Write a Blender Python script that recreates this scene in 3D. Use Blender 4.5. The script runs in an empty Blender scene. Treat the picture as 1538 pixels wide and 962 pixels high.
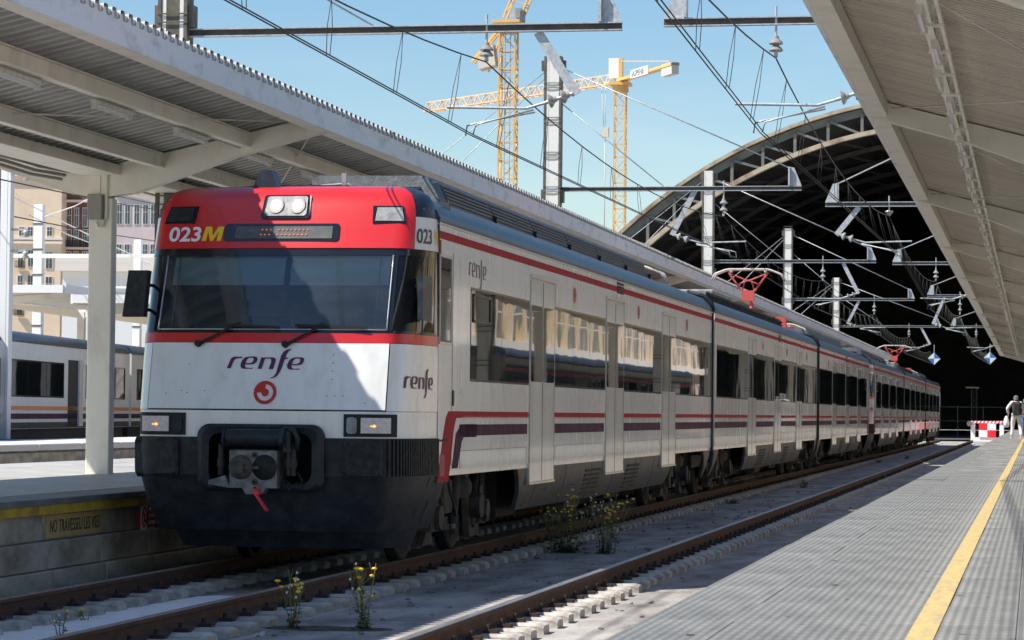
import bpy, math, random
from mathutils import Vector, Matrix
R = math.radians
PI = math.pi
random.seed(7)
scn = bpy.context.scene
COL = scn.collection

# ------------------------------------------------------------------ camera, sky, sun, exposure
CAM_H = 1.55
FPX = 4150.0
yaw, pitch, roll = math.atan(786 / FPX), math.atan(140 / FPX), 0.010
cf = Vector((-math.sin(yaw) * math.cos(pitch), math.cos(yaw) * math.cos(pitch), math.sin(pitch)))
cr = Vector((math.cos(yaw), math.sin(yaw), 0))
cu = cr.cross(cf)
right = cr * math.cos(roll) + cu * -math.sin(roll) * -1
up = cu * math.cos(roll) - cr * math.sin(roll)
right = up.cross(-cf)
cam_d = bpy.data.cameras.new('camera')
cam = bpy.data.objects.new('camera', cam_d)
COL.objects.link(cam)
m3 = Matrix((right, up, -cf)).transposed()
cam.matrix_world = Matrix.Translation((0, 0, CAM_H)) @ m3.to_4x4()
cam_d.sensor_width = 36
cam_d.lens = FPX / 1538 * 36
cam_d.clip_start = 0.3
cam_d.clip_end = 6000
cam_d.dof.use_dof = True
cam_d.dof.focus_distance = 29
cam_d.dof.aperture_fstop = 14
scn.camera = cam

SUN_TO = Vector((-0.685, -0.38, 1.0)).normalized()
elev = math.asin(SUN_TO.z)
azim = math.atan2(SUN_TO.x, SUN_TO.y)
world = bpy.data.worlds.new('World')
scn.world = world
world.use_nodes = True
wn = world.node_tree
bg = wn.nodes['Background']
sky = wn.nodes.new('ShaderNodeTexSky')
sky.sky_type = 'NISHITA'
sky.sun_disc = False
sky.sun_elevation = elev
sky.sun_rotation = azim % (2 * PI)
sky.altitude = 0
sky.air_density = 1.0
sky.dust_density = 0.3
sky.ozone_density = 1.0
tc = wn.nodes.new('ShaderNodeTexCoord')
mp = wn.nodes.new('ShaderNodeMapping')
mp.inputs['Scale'].default_value = (2.0, 2.0, 9.0)
nz = wn.nodes.new('ShaderNodeTexNoise')
nz.inputs['Scale'].default_value = 3.0
nz.inputs['Detail'].default_value = 6
rp = wn.nodes.new('ShaderNodeValToRGB')
rp.color_ramp.elements[0].position = 0.50
rp.color_ramp.elements[1].position = 0.85
rp.color_ramp.elements[1].color = (0.22, 0.22, 0.22, 1)
mx = wn.nodes.new('ShaderNodeMixRGB')
mx.inputs['Color2'].default_value = (7.5, 7.8, 8.0, 1)
wn.links.new(tc.outputs['Generated'], mp.inputs['Vector'])
wn.links.new(mp.outputs['Vector'], nz.inputs['Vector'])
wn.links.new(nz.outputs['Fac'], rp.inputs['Fac'])
wn.links.new(rp.outputs['Color'], mx.inputs['Fac'])
wn.links.new(sky.outputs['Color'], mx.inputs['Color1'])
hsv = wn.nodes.new('ShaderNodeHueSaturation')
hsv.inputs['Saturation'].default_value = 1.28
wn.links.new(mx.outputs['Color'], hsv.inputs['Color'])
wn.links.new(hsv.outputs['Color'], bg.inputs['Color'])
bg.inputs['Strength'].default_value = 0.079
sl = bpy.data.lights.new('sun', 'SUN')
sl.energy = 4.15
sl.angle = R(0.5)
sl.color = (1.0, 0.94, 0.86)
so = bpy.data.objects.new('sun', sl)
COL.objects.link(so)
so.rotation_euler = SUN_TO.to_track_quat('Z', 'Y').to_euler()
scn.view_settings.view_transform = 'Standard'
scn.view_settings.look = 'None'
scn.view_settings.gamma = 1
scn.view_settings.exposure = 0.82


def at(px, py, d):
    """world point seen at photo pixel (px,py) at depth d (used to work out where far things stand)"""
    a, b = (px - 769) / FPX * d, -(py - 481) / FPX * d
    return Vector((0, 0, CAM_H)) + cf * d + right * a + up * b


# ------------------------------------------------------------------ materials
def mat(name, c, c2=None, ns=3.0, rough=0.6, metal=0.0, bump=0.0, bs=40.0, st=(1, 1, 1), spec=0.5, coat=0.0,
        rnd=0.0, lo=0.4, hi=0.62, emit=0.0, detail=6, wav=0.0, rvar=0.0):
    m = bpy.data.materials.new(name)
    m.use_nodes = True
    t = m.node_tree
    N, L = t.nodes, t.links
    b = N['Principled BSDF']
    b.inputs['Base Color'].default_value = (*c, 1)
    b.inputs['Roughness'].default_value = rough
    b.inputs['Metallic'].default_value = metal
    b.inputs['Specular IOR Level'].default_value = spec
    if coat:
        b.inputs['Coat Weight'].default_value = coat
        b.inputs['Coat Roughness'].default_value = 0.06
    tcn = N.new('ShaderNodeTexCoord')
    col = None
    if c2:
        mpn = N.new('ShaderNodeMapping')
        mpn.inputs['Scale'].default_value = st
        L.new(tcn.outputs['Object'], mpn.inputs['Vector'])
        n = N.new('ShaderNodeTexNoise')
        n.inputs['Scale'].default_value = ns
        n.inputs['Detail'].default_value = detail
        n.inputs['Roughness'].default_value = 0.62
        L.new(mpn.outputs['Vector'], n.inputs['Vector'])
        r = N.new('ShaderNodeValToRGB')
        r.color_ramp.elements[0].position = lo
        r.color_ramp.elements[1].position = hi
        r.color_ramp.elements[0].color = (*c, 1)
        r.color_ramp.elements[1].color = (*c2, 1)
        L.new(n.outputs['Fac'], r.inputs['Fac'])
        col = r.outputs['Color']
        if rvar:
            mr = N.new('ShaderNodeMapRange')
            mr.inputs['To Min'].default_value = rough - rvar
            mr.inputs['To Max'].default_value = rough + rvar
            L.new(n.outputs['Fac'], mr.inputs['Value'])
            L.new(mr.outputs['Result'], b.inputs['Roughness'])
    if rnd:
        oi = N.new('ShaderNodeObjectInfo')
        hs = N.new('ShaderNodeHueSaturation')
        mr = N.new('ShaderNodeMapRange')
        mr.inputs['To Min'].default_value = 1 - rnd
        mr.inputs['To Max'].default_value = 1 + rnd
        L.new(oi.outputs['Random'], mr.inputs['Value'])
        L.new(mr.outputs['Result'], hs.inputs['Value'])
        if col:
            L.new(col, hs.inputs['Color'])
        else:
            hs.inputs['Color'].default_value = (*c, 1)
        col = hs.outputs['Color']
    if col:
        L.new(col, b.inputs['Base Color'])
    if bump or wav:
        n2 = N.new('ShaderNodeTexNoise')
        n2.inputs['Scale'].default_value = bs
        n2.inputs['Detail'].default_value = 5 if bump else 1.5
        L.new(tcn.outputs['Object'], n2.inputs['Vector'])
        bp = N.new('ShaderNodeBump')
        bp.inputs['Strength'].default_value = 1.0 if wav else bump
        bp.inputs['Distance'].default_value = wav if wav else 0.02
        L.new(n2.outputs['Fac'], bp.inputs['Height'])
        L.new(bp.outputs['Normal'], b.inputs['Normal'])
    if emit:
        b.inputs['Emission Color'].default_value = (*c, 1)
        b.inputs['Emission Strength'].default_value = emit
    return m


M = {}
M['body'] = mat('cream_train_paint', (0.84, 0.825, 0.80), (0.68, 0.655, 0.62), ns=2.2, st=(1.5, 1.5, 0.22), rough=0.26, coat=0.6, lo=0.42, hi=0.7, wav=0.003, bs=0.9, rvar=0.08)
M['frontwhite'] = mat('white_front_paint', (0.80, 0.80, 0.79), (0.66, 0.65, 0.62), ns=4, st=(1.5, 1.5, 0.5), rough=0.3, coat=0.3, lo=0.46, hi=0.8, detail=12, bump=0.02, bs=60)
M['doorp'] = mat('pale_door_paint', (0.72, 0.70, 0.66), (0.60, 0.58, 0.54), ns=3, st=(2, 2, 0.3), rough=0.22, coat=0.6, wav=0.004, bs=2.0, lo=0.45, hi=0.7)
M['red'] = mat('red_train_paint', (0.62, 0.018, 0.022), (0.52, 0.03, 0.03), ns=4, rough=0.3, coat=0.4, lo=0.5, hi=0.75)
M['redstripe'] = mat('dull_red_stripe', (0.42, 0.016, 0.024), (0.32, 0.03, 0.035), ns=3, st=(1, 3, 1), rough=0.6, spec=0.08)
M['purple'] = mat('purple_stripe', (0.06, 0.012, 0.045), (0.13, 0.075, 0.10), ns=6, st=(3, 3, .4), rough=0.6, spec=0.08, lo=0.45, hi=0.75)
M['logo'] = mat('purple_lettering', (0.085, 0.008, 0.07), rough=0.4)
M['redlogo'] = mat('red_round_emblem', (0.50, 0.02, 0.015), rough=0.4)
M['whitetext'] = mat('white_lettering', (0.8, 0.8, 0.82), rough=0.4)
M['yellowtext'] = mat('yellow_lettering', (0.85, 0.55, 0.02), rough=0.4)
M['darktext'] = mat('dark_lettering', (0.08, 0.075, 0.06), rough=0.5)
M['bluegrey'] = mat('blue_grey_roof_paint', (0.022, 0.034, 0.055), (0.09, 0.10, 0.11), ns=7, st=(1, .3, 1), rough=0.38, coat=0.05, spec=0.32, lo=0.50, hi=0.78, wav=0.003, bs=2.2)
M['grille'] = mat('dark_louvre_metal', (0.022, 0.028, 0.038), (0.04, 0.045, 0.05), ns=8, rough=0.5)
M['louv'] = mat('blue_grey_louvre_slats', (0.07, 0.085, 0.11), (0.05, 0.055, 0.06), ns=5, rough=0.45)
M['acfront'] = mat('weathered_dark_grey_paint', (0.10, 0.115, 0.125), (0.05, 0.06, 0.065), ns=9, rough=0.5, bump=0.2)
M['acgrey'] = mat('grey_equipment_paint', (0.30, 0.32, 0.33), (0.20, 0.21, 0.22), ns=9, rough=0.5, bump=0.2)
M['bumper'] = mat('dark_grey_bumper', (0.014, 0.017, 0.022), (0.030, 0.034, 0.040), ns=6, spec=0.3, rough=0.45, bump=0.15, bs=25)
M['rubber'] = mat('black_rubber', (0.012, 0.014, 0.017), (0.028, 0.031, 0.036), spec=0.3, ns=14, rough=0.55, bump=0.5, bs=18)
M['skirt'] = mat('grey_train_skirt', (0.05, 0.05, 0.047), (0.105, 0.095, 0.082), ns=4, rough=0.5, lo=0.4, hi=0.75)
M['under'] = mat('grimy_running_gear', (0.042, 0.037, 0.032), (0.02, 0.018, 0.017), ns=9, rough=0.75, bump=0.4)
M['under2'] = mat('brown_dusty_steel', (0.10, 0.083, 0.068), (0.045, 0.038, 0.032), ns=8, rough=0.8, bump=0.3)
M['black'] = mat('black_gap', (0.012, 0.012, 0.014), rough=0.7)
M['tyre'] = mat('polished_wheel_rim', (0.45, 0.45, 0.46), rough=0.3, metal=0.9)
M['displaydark'] = mat('dark_display_pane', (0.07, 0.075, 0.08), (0.11, 0.11, 0.11), ns=9, rough=0.3)
M['reflector'] = mat('dull_lamp_reflector', (0.36, 0.32, 0.29), (0.5, 0.45, 0.4), ns=30, rough=0.3)
M['housing'] = mat('black_lamp_housing', (0.02, 0.021, 0.024), rough=0.5, spec=0.2)
M['beamweb'] = mat('dark_beam_web', (0.05, 0.048, 0.045), (0.08, 0.075, 0.065), ns=6, rough=0.7)
M['chrome'] = mat('bare_aluminium_trim', (0.55, 0.55, 0.55), rough=0.3, metal=0.8)
M['glass'] = mat('tinted_train_window', (0.012, 0.014, 0.015), rough=0.02, spec=0.42, wav=0.0016, bs=1.0, coat=0.0)
M['blackp'] = mat('black_window_surround', (0.012, 0.014, 0.016), rough=0.12, spec=0.7)
M['lampglass'] = mat('pale_lamp_lens', (0.66, 0.60, 0.60), (0.5, 0.47, 0.49), ns=30, rough=0.15)
M['lamplit'] = mat('lit_headlamp', (1.0, 0.80, 0.58), rough=0.3, emit=3.0)
M['lampamber'] = mat('lit_amber_filament', (1.0, 0.30, 0.08), rough=0.3, emit=1.6)
M['led'] = mat('lit_orange_display_dots', (1.0, 0.25, 0.05), rough=0.3, emit=0.35)
M['steel'] = mat('grey_coupler_steel', (0.20, 0.20, 0.21), (0.10, 0.10, 0.105), ns=12, rough=0.4, metal=0.3, bump=0.3)
M['redhandle'] = mat('red_handle', (0.75, 0.03, 0.06), rough=0.4)
M['pantored'] = mat('red_pantograph_paint', (0.65, 0.09, 0.08), (0.5, 0.12, 0.1), ns=20, rough=0.5)
M['blind'] = mat('pale_cab_blind', (0.75, 0.88, 0.84), rough=0.8)
M['cabin'] = mat('dark_cab_lining', (0.06, 0.065, 0.07), rough=0.8)
M['canopy'] = mat('cream_canopy_paint', (0.84, 0.80, 0.70), (0.64, 0.585, 0.48), ns=2.2, st=(1, 1, .45), rough=0.55, lo=0.5, hi=0.82, bump=0.05)
M['fascia'] = mat('weathered_white_fascia', (0.80, 0.81, 0.83), (0.52, 0.53, 0.55), ns=2.5, st=(1, .7, 1.6), rough=0.5, lo=0.52, hi=0.72, bump=0.05)
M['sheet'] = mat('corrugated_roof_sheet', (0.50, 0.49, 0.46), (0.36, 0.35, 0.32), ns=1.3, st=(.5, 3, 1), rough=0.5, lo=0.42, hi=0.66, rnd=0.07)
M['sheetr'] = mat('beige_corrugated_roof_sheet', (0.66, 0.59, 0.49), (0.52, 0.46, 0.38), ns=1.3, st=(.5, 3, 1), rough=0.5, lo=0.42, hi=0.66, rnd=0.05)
M['sheetd'] = mat('shaded_roof_sheet_groove', (0.11, 0.105, 0.095), (0.19, 0.175, 0.16), ns=2, st=(.5, 3, 1), rough=0.7)  # shade of the corrugation recesses put into the colour
M['sheetrd'] = mat('shaded_beige_roof_sheet_groove', (0.19, 0.165, 0.135), (0.28, 0.245, 0.20), ns=2, st=(.5, 3, 1), rough=0.7)  # recess shade painted in the same way for the beige sheets
M['lampfix'] = mat('white_enamel_luminaire', (0.62, 0.60, 0.54), (0.40, 0.34, 0.26), ns=9, rough=0.5, lo=0.5, hi=0.8)
M['tube'] = mat('unlit_fluorescent_tube', (0.78, 0.80, 0.80), rough=0.3)
M['cable'] = mat('grey_cable', (0.30, 0.29, 0.26), rough=0.7)
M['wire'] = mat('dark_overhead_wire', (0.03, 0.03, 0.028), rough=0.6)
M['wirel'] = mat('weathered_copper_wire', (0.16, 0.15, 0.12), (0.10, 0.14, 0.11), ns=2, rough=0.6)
M['galv'] = mat('galvanised_steel', (0.52, 0.54, 0.56), (0.38, 0.40, 0.42), ns=14, rough=0.45, metal=0.2)
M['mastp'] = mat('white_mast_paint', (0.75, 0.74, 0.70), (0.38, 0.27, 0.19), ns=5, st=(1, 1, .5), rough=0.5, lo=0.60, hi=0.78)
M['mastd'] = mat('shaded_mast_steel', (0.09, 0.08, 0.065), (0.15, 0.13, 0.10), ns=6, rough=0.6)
M['porc'] = mat('grey_glass_insulator', (0.30, 0.29, 0.27), rough=0.12, spec=0.8)
M['crane'] = mat('yellow_crane_paint', (0.76, 0.46, 0.13), (0.66, 0.42, 0.18), ns=1, rough=0.5)
M['crane2'] = mat('faded_orange_crane_paint', (0.80, 0.50, 0.22), (0.72, 0.50, 0.3), ns=1, rough=0.5)
M['cwt'] = mat('pale_concrete_counterweight', (0.6, 0.57, 0.5), rough=0.8)
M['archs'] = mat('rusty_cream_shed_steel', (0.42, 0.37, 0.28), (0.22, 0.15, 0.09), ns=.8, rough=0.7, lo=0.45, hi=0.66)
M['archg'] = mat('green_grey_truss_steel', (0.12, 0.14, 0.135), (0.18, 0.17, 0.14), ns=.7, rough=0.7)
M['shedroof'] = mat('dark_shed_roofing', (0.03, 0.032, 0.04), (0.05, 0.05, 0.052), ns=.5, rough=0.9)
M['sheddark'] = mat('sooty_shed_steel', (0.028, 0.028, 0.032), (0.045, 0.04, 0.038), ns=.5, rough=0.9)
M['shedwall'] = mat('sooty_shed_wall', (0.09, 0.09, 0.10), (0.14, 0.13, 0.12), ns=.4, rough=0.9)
M['rail'] = mat('rusty_rail_side', (0.10, 0.048, 0.032), (0.055, 0.034, 0.027), ns=4, st=(3, 1, 3), rough=0.85, bump=0.3, lo=.4, hi=.65)
M['railtop'] = mat('polished_rail_top', (0.36, 0.35, 0.36), (0.24, 0.21, 0.19), ns=3, st=(6, .4, 1), rough=0.32, metal=0.5)
M['railtop2'] = mat('dull_brown_rail_top', (0.30, 0.23, 0.19), (0.20, 0.15, 0.13), ns=5, st=(6, 1, 1), rough=0.55)
M['sleeper'] = mat('dusty_concrete_sleeper', (0.52, 0.49, 0.45), (0.30, 0.27, 0.24), ns=7, rough=0.9, bump=0.5, bs=25, rnd=0.15, lo=.42, hi=.68)
M['clip'] = mat('dark_rail_fastening', (0.035, 0.025, 0.022), rough=0.8)
M['bed'] = mat('dusty_concrete_track_bed', (0.15, 0.135, 0.13), (0.42, 0.40, 0.38), ns=1.5, st=(1.5, .5, 1), rough=0.95, bump=0.6, bs=22, lo=.30, hi=.62, detail=12)
M['powder'] = mat('spilled_lime_powder', (0.92, 0.93, 0.95), (0.72, 0.72, 0.74), ns=4, rough=0.95, bump=0.5, bs=18, lo=.5, hi=.75)
M['dust'] = mat('pale_concrete_dust', (0.26, 0.25, 0.245), (0.56, 0.55, 0.54), ns=1.6, st=(1.5, .5, 1), rough=0.95, bump=0.4, bs=22, lo=.34, hi=.62, detail=12)
M['soil'] = mat('dark_soil', (0.05, 0.04, 0.035), (0.14, 0.12, 0.1), ns=20, rough=1, bump=0.8)
M['gnd'] = mat('bare_station_ground', (0.42, 0.39, 0.35), (0.33, 0.31, 0.28), ns=.4, rough=0.95, bump=0.3)
M['pwall'] = mat('stained_platform_wall', (0.42, 0.375, 0.31), (0.20, 0.17, 0.135), ns=2.2, st=(1, .8, 1.4), rough=0.9, bump=0.5, bs=12, lo=.42, hi=.68, rnd=0.08)
M['ppave'] = mat('grey_platform_paving', (0.38, 0.375, 0.36), (0.48, 0.47, 0.45), ns=1.5, rough=0.5, bump=0.1, rnd=0.06)
M['pcoping'] = mat('dark_platform_coping', (0.13, 0.135, 0.145), (0.19, 0.195, 0.20), ns=2, rough=0.55, rnd=0.06)
M['farpave'] = mat('pale_far_platform_paving', (0.62, 0.60, 0.57), rough=0.8)
M['yellow'] = mat('faded_yellow_paint', (0.56, 0.42, 0.17), (0.33, 0.29, 0.20), ns=7, st=(4, .7, 1), rough=0.75, lo=.42, hi=.78, detail=12)
M['yellowd'] = mat('dirty_yellow_edge_paint', (0.50, 0.33, 0.03), (0.22, 0.15, 0.05), ns=4, rough=0.8, lo=.45, hi=.7)
M['ochre'] = mat('ochre_sign_paint', (0.50, 0.34, 0.13), (0.36, 0.27, 0.15), ns=6, rough=0.85, lo=.5, hi=.75)
M['signred'] = mat('dark_red_sign', (0.30, 0.03, 0.035), rough=0.5)
M['signwhite'] = mat('white_sign_face', (0.7, 0.68, 0.66), rough=0.5)
M['signblue'] = mat('blue_sign_paint', (0.04, 0.16, 0.42), rough=0.5)
M['buffred'] = mat('red_buffer_paint', (0.80, 0.02, 0.03), rough=0.5)
M['buffwhite'] = mat('white_buffer_paint', (0.85, 0.82, 0.80), rough=0.5)
M['beige'] = mat('beige_stucco', (0.78, 0.62, 0.46), (0.70, 0.55, 0.40), ns=.3, rough=0.9)
M['brown'] = mat('brown_brick_facade', (0.23, 0.10, 0.07), (0.17, 0.08, 0.055), ns=.4, rough=0.9)
M['pink'] = mat('pale_pink_stucco', (0.62, 0.52, 0.52), (0.56, 0.47, 0.47), ns=.3, rough=0.9)
M['cornice'] = mat('cream_stone_trim', (0.76, 0.70, 0.62), rough=0.8)
M['yellowb'] = mat('warm_yellow_stucco', (0.66, 0.50, 0.28), (0.58, 0.43, 0.24), ns=.3, rough=0.9)
M['wframe'] = mat('white_window_frame', (0.7, 0.7, 0.68), rough=0.6)
M['bglass'] = mat('dark_building_window', (0.04, 0.05, 0.065), rough=0.1, spec=0.8)
M['bwhite'] = mat('white_painted_metal', (0.80, 0.80, 0.78), rough=0.5)
M['orange'] = mat('orange_stripe', (0.75, 0.22, 0.04), rough=0.4)
M['stem'] = mat('green_weed_stem', (0.20, 0.25, 0.07), (0.16, 0.12, 0.06), ns=6, rough=0.7)
M['leaf'] = mat('green_weed_leaf', (0.075, 0.13, 0.04), (0.12, 0.13, 0.05), ns=9, rough=0.7)
M['flower'] = mat('yellow_flower', (0.90, 0.62, 0.02), rough=0.6)
M['seed'] = mat('white_seed_head', (0.75, 0.72, 0.66), rough=0.8)
M['stone'] = mat('grey_ballast_stone', (0.22, 0.20, 0.19), (0.26, 0.24, 0.22), ns=9, rough=0.95)
M['skin'] = mat('skin', (0.50, 0.30, 0.22), rough=0.6)
M['hair'] = mat('grey_hair', (0.16, 0.15, 0.14), rough=0.8)
M['cwhite'] = mat('white_cotton', (0.80, 0.78, 0.77), rough=0.85)
M['cblack'] = mat('black_nylon', (0.03, 0.03, 0.032), rough=0.7)
M['jeans'] = mat('blue_denim', (0.14, 0.22, 0.38), rough=0.85)
M['shoe'] = mat('pale_shoe', (0.5, 0.4, 0.36), rough=0.7)


def glass_clear():
    m = bpy.data.materials.new('windscreen_glass')
    m.use_nodes = True
    t = m.node_tree
    N, L = t.nodes, t.links
    N.remove(N['Principled BSDF'])
    out = N['Material Output']
    tr = N.new('ShaderNodeBsdfTransparent')
    tr.inputs['Color'].default_value = (0.50, 0.55, 0.58, 1)
    gl = N.new('ShaderNodeBsdfGlossy')
    gl.inputs['Color'].default_value = (0.85, 0.93, 1.0, 1)
    gl.inputs['Roughness'].default_value = 0.04
    df = N.new('ShaderNodeBsdfDiffuse')
    df.inputs['Color'].default_value = (0.30, 0.38, 0.46, 1)
    fr = N.new('ShaderNodeFresnel')
    fr.inputs['IOR'].default_value = 1.75
    m1 = N.new('ShaderNodeMixShader')
    m2 = N.new('ShaderNodeMixShader')
    nzz = N.new('ShaderNodeTexNoise')
    nzz.inputs['Scale'].default_value = 5
    nzz.inputs['Detail'].default_value = 7
    mr = N.new('ShaderNodeMapRange')
    mr.inputs['To Min'].default_value = 0.02
    mr.inputs['To Max'].default_value = 0.13
    L.new(nzz.outputs['Fac'], mr.inputs['Value'])
    L.new(mr.outputs['Result'], m2.inputs['Fac'])
    L.new(fr.outputs['Fac'], m1.inputs['Fac'])
    L.new(tr.outputs[0], m1.inputs[1])
    L.new(gl.outputs[0], m1.inputs[2])
    L.new(m1.outputs[0], m2.inputs[1])
    L.new(df.outputs[0], m2.inputs[2])
    L.new(m2.outputs[0], out.inputs['Surface'])
    return m


M['windscreen'] = glass_clear()


def ribbed_paving():
    """ribbed grey rubber-like paving: fine ribs along the platform, coarser cross ribs, worn and dusty"""
    m = mat('ribbed_platform_paving', (0.14, 0.15, 0.155), (0.36, 0.36, 0.34), rnd=0.07, ns=1.2, rough=0.62, st=(1.6, .4, 1), lo=.32, hi=.70, detail=12)
    t = m.node_tree
    N, L = t.nodes, t.links
    b = N['Principled BSDF']
    src = b.inputs['Base Color'].links[0].from_socket
    geo = N.new('ShaderNodeNewGeometry')
    sep = N.new('ShaderNodeSeparateXYZ')
    L.new(geo.outputs['Position'], sep.inputs[0])

    def stripe(sock, pitch, duty):
        a = N.new('ShaderNodeMath'); a.operation = 'MULTIPLY'; a.inputs[1].default_value = 2 * PI / pitch
        L.new(sock, a.inputs[0])
        s = N.new('ShaderNodeMath'); s.operation = 'SINE'
        L.new(a.outputs[0], s.inputs[0])
        r = N.new('ShaderNodeMapRange'); r.inputs['From Min'].default_value = -duty; r.inputs['From Max'].default_value = duty
        L.new(s.outputs[0], r.inputs['Value'])
        return r.outputs['Result']
    sx = stripe(sep.outputs['X'], 0.042, 0.7)
    sy = stripe(sep.outputs['Y'], 0.165, 0.8)
    mu = N.new('ShaderNodeMath'); mu.operation = 'MULTIPLY'
    ay = N.new('ShaderNodeMapRange'); ay.inputs['To Min'].default_value = 0.55
    L.new(sy, ay.inputs['Value'])
    L.new(sx, mu.inputs[0]); L.new(ay.outputs['Result'], mu.inputs[1])
    mxr = N.new('ShaderNodeMixRGB'); mxr.blend_type = 'MULTIPLY'; mxr.inputs['Fac'].default_value = 0.55
    mr = N.new('ShaderNodeMapRange'); mr.inputs['To Min'].default_value = 0.42; mr.inputs['To Max'].default_value = 1.12
    L.new(mu.outputs[0], mr.inputs['Value'])
    L.new(src, mxr.inputs['Color1']); L.new(mr.outputs['Result'], mxr.inputs['Color2'])
    L.new(mxr.outputs['Color'], b.inputs['Base Color'])
    bp = N.new('ShaderNodeBump'); bp.inputs['Strength'].default_value = 0.5; bp.inputs['Distance'].default_value = 0.004
    L.new(mu.outputs[0], bp.inputs['Height']); L.new(bp.outputs['Normal'], b.inputs['Normal'])
    return m


M['ribbed'] = ribbed_paving()


# ------------------------------------------------------------------ mesh builder
class MB:
    def __init__(s):
        s.v, s.f, s.mi, s.sm = [], [], [], []

    def add(s, vs, fs, m=0, smooth=False):
        o = len(s.v)
        s.v += [tuple(p) for p in vs]
        for f in fs:
            s.f.append(tuple(i + o for i in f)); s.mi.append(m); s.sm.append(smooth)
        return s

    def box(s, x0, x1, y0, y1, z0, z1, m=0):
        return s.add([(x0, y0, z0), (x1, y0, z0), (x1, y1, z0), (x0, y1, z0), (x0, y0, z1), (x1, y0, z1), (x1, y1, z1), (x0, y1, z1)],
                     [(0, 3, 2, 1), (4, 5, 6, 7), (0, 1, 5, 4), (1, 2, 6, 5), (2, 3, 7, 6), (3, 0, 4, 7)], m)

    def bbox(s, x0, x1, y0, y1, z0, z1, c=0.01, m=0):
        """box with chamfered vertical-and-top edges"""
        vs = []
        for z, k in ((z0, 0), (z1 - c, 0), (z1, c)):
            vs += [(x0 + c + k, y0 + k, z), (x1 - c - k, y0 + k, z), (x1 - k, y0 + c + k, z), (x1 - k, y1 - c - k, z),
                   (x1 - c - k, y1 - k, z), (x0 + c + k, y1 - k, z), (x0 + k, y1 - c - k, z), (x0 + k, y0 + c + k, z)]
        fs = [tuple(range(7, -1, -1)), tuple(range(16, 24))]
        for r in (0, 8):
            for i in range(8):
                j = (i + 1) % 8
                fs.append((r + i, r + j, r + 8 + j, r + 8 + i))
        return s.add(vs, fs, m)

    def bar(s, p, q, w, h, m=0, upv=(0, 0, 1)):
        p, q = Vector(p), Vector(q)
        d = (q - p).normalized()
        u = Vector(upv)
        if abs(d.dot(u)) > .98:
            u = Vector((0, 1, 0))
        x = d.cross(u).normalized() * w / 2
        z = x.cross(d).normalized() * h / 2
        vs = [p - x - z, p + x - z, p + x + z, p - x + z, q - x - z, q + x - z, q + x + z, q - x + z]
        return s.add(vs, [(0, 3, 2, 1), (4, 5, 6, 7), (0, 1, 5, 4), (1, 2, 6, 5), (2, 3, 7, 6), (3, 0, 4, 7)], m)

    def cyl(s, p, q, r, r2=None, n=10, m=0, cap=True, smooth=True):
        p, q = Vector(p), Vector(q)
        r2 = r if r2 is None else r2
        d = (q - p).normalized()
        u = Vector((0, 0, 1)) if abs(d.z) < .9 else Vector((1, 0, 0))
        x = d.cross(u).normalized(); y = d.cross(x)
        vs = []
        for c, rr in ((p, r), (q, r2)):
            for i in range(n):
                a = 2 * PI * i / n
                vs.append(c + (x * math.cos(a) + y * math.sin(a)) * rr)
        s.add(vs, [(i, (i + 1) % n, n + (i + 1) % n, n + i) for i in range(n)], m, smooth)
        if cap:
            s.add(vs, [tuple(range(n - 1, -1, -1)), tuple(range(n, 2 * n))], m)
        return s

    def tube(s, pts, r, n=6, m=0):
        pts = [Vector(p) for p in pts]
        vs, fs = [], []
        for k, p in enumerate(pts):
            a = pts[max(k - 1, 0)]; b = pts[min(k + 1, len(pts) - 1)]
            d = (b - a).normalized()
            u = Vector((0, 0, 1)) if abs(d.z) < .9 else Vector((1, 0, 0))
            x = d.cross(u).normalized(); y = d.cross(x)
            rr = r[k] if isinstance(r, (list, tuple)) else r
            for i in range(n):
                t = 2 * PI * i / n
                vs.append(p + (x * math.cos(t) + y * math.sin(t)) * rr)
        for k in range(len(pts) - 1):
            for i in range(n):
                j = (i + 1) % n
                fs.append((k * n + i, k * n + j, (k + 1) * n + j, (k + 1) * n + i))
        fs += [tuple(range(n - 1, -1, -1)), tuple(range((len(pts) - 1) * n, len(pts) * n))]
        return s.add(vs, fs, m, True)

    def lathe(s, c, prof, n=12, m=0, ax='z'):
        """prof list of (r, h) along axis"""
        vs, fs = [], []
        for r, h in prof:
            for i in range(n):
                t = 2 * PI * i / n
                a, b = r * math.cos(t), r * math.sin(t)
                vs.append({'z': (c[0] + a, c[1] + b, c[2] + h), 'y': (c[0] + a, c[1] + h, c[2] + b), 'x': (c[0] + h, c[1] + a, c[2] + b)}[ax])
        for k in range(len(prof) - 1):
            for i in range(n):
                j = (i + 1) % n
                fs.append((k * n + i, k * n + j, (k + 1) * n + j, (k + 1) * n + i))
        fs += [tuple(range(n)), tuple(range((len(prof) - 1) * n, len(prof) * n))]
        return s.add(vs, fs, m, True)

    def prism(s, poly, ax, a, b, m=0, smooth=False):
        """extrude 2D polygon along axis from a to b. ax x:(y,z) y:(x,z) z:(x,y)"""
        g = {'x': lambda p, t: (t, p[0], p[1]), 'y': lambda p, t: (p[0], t, p[1]), 'z': lambda p, t: (p[0], p[1], t)}[ax]
        n = len(poly)
        vs = [g(p, a) for p in poly] + [g(p, b) for p in poly]
        s.add(vs, [(i, (i + 1) % n, n + (i + 1) % n, n + i) for i in range(n)], m, smooth)
        return s.add(vs, [tuple(range(n - 1, -1, -1)), tuple(range(n, 2 * n))], m)

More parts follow.
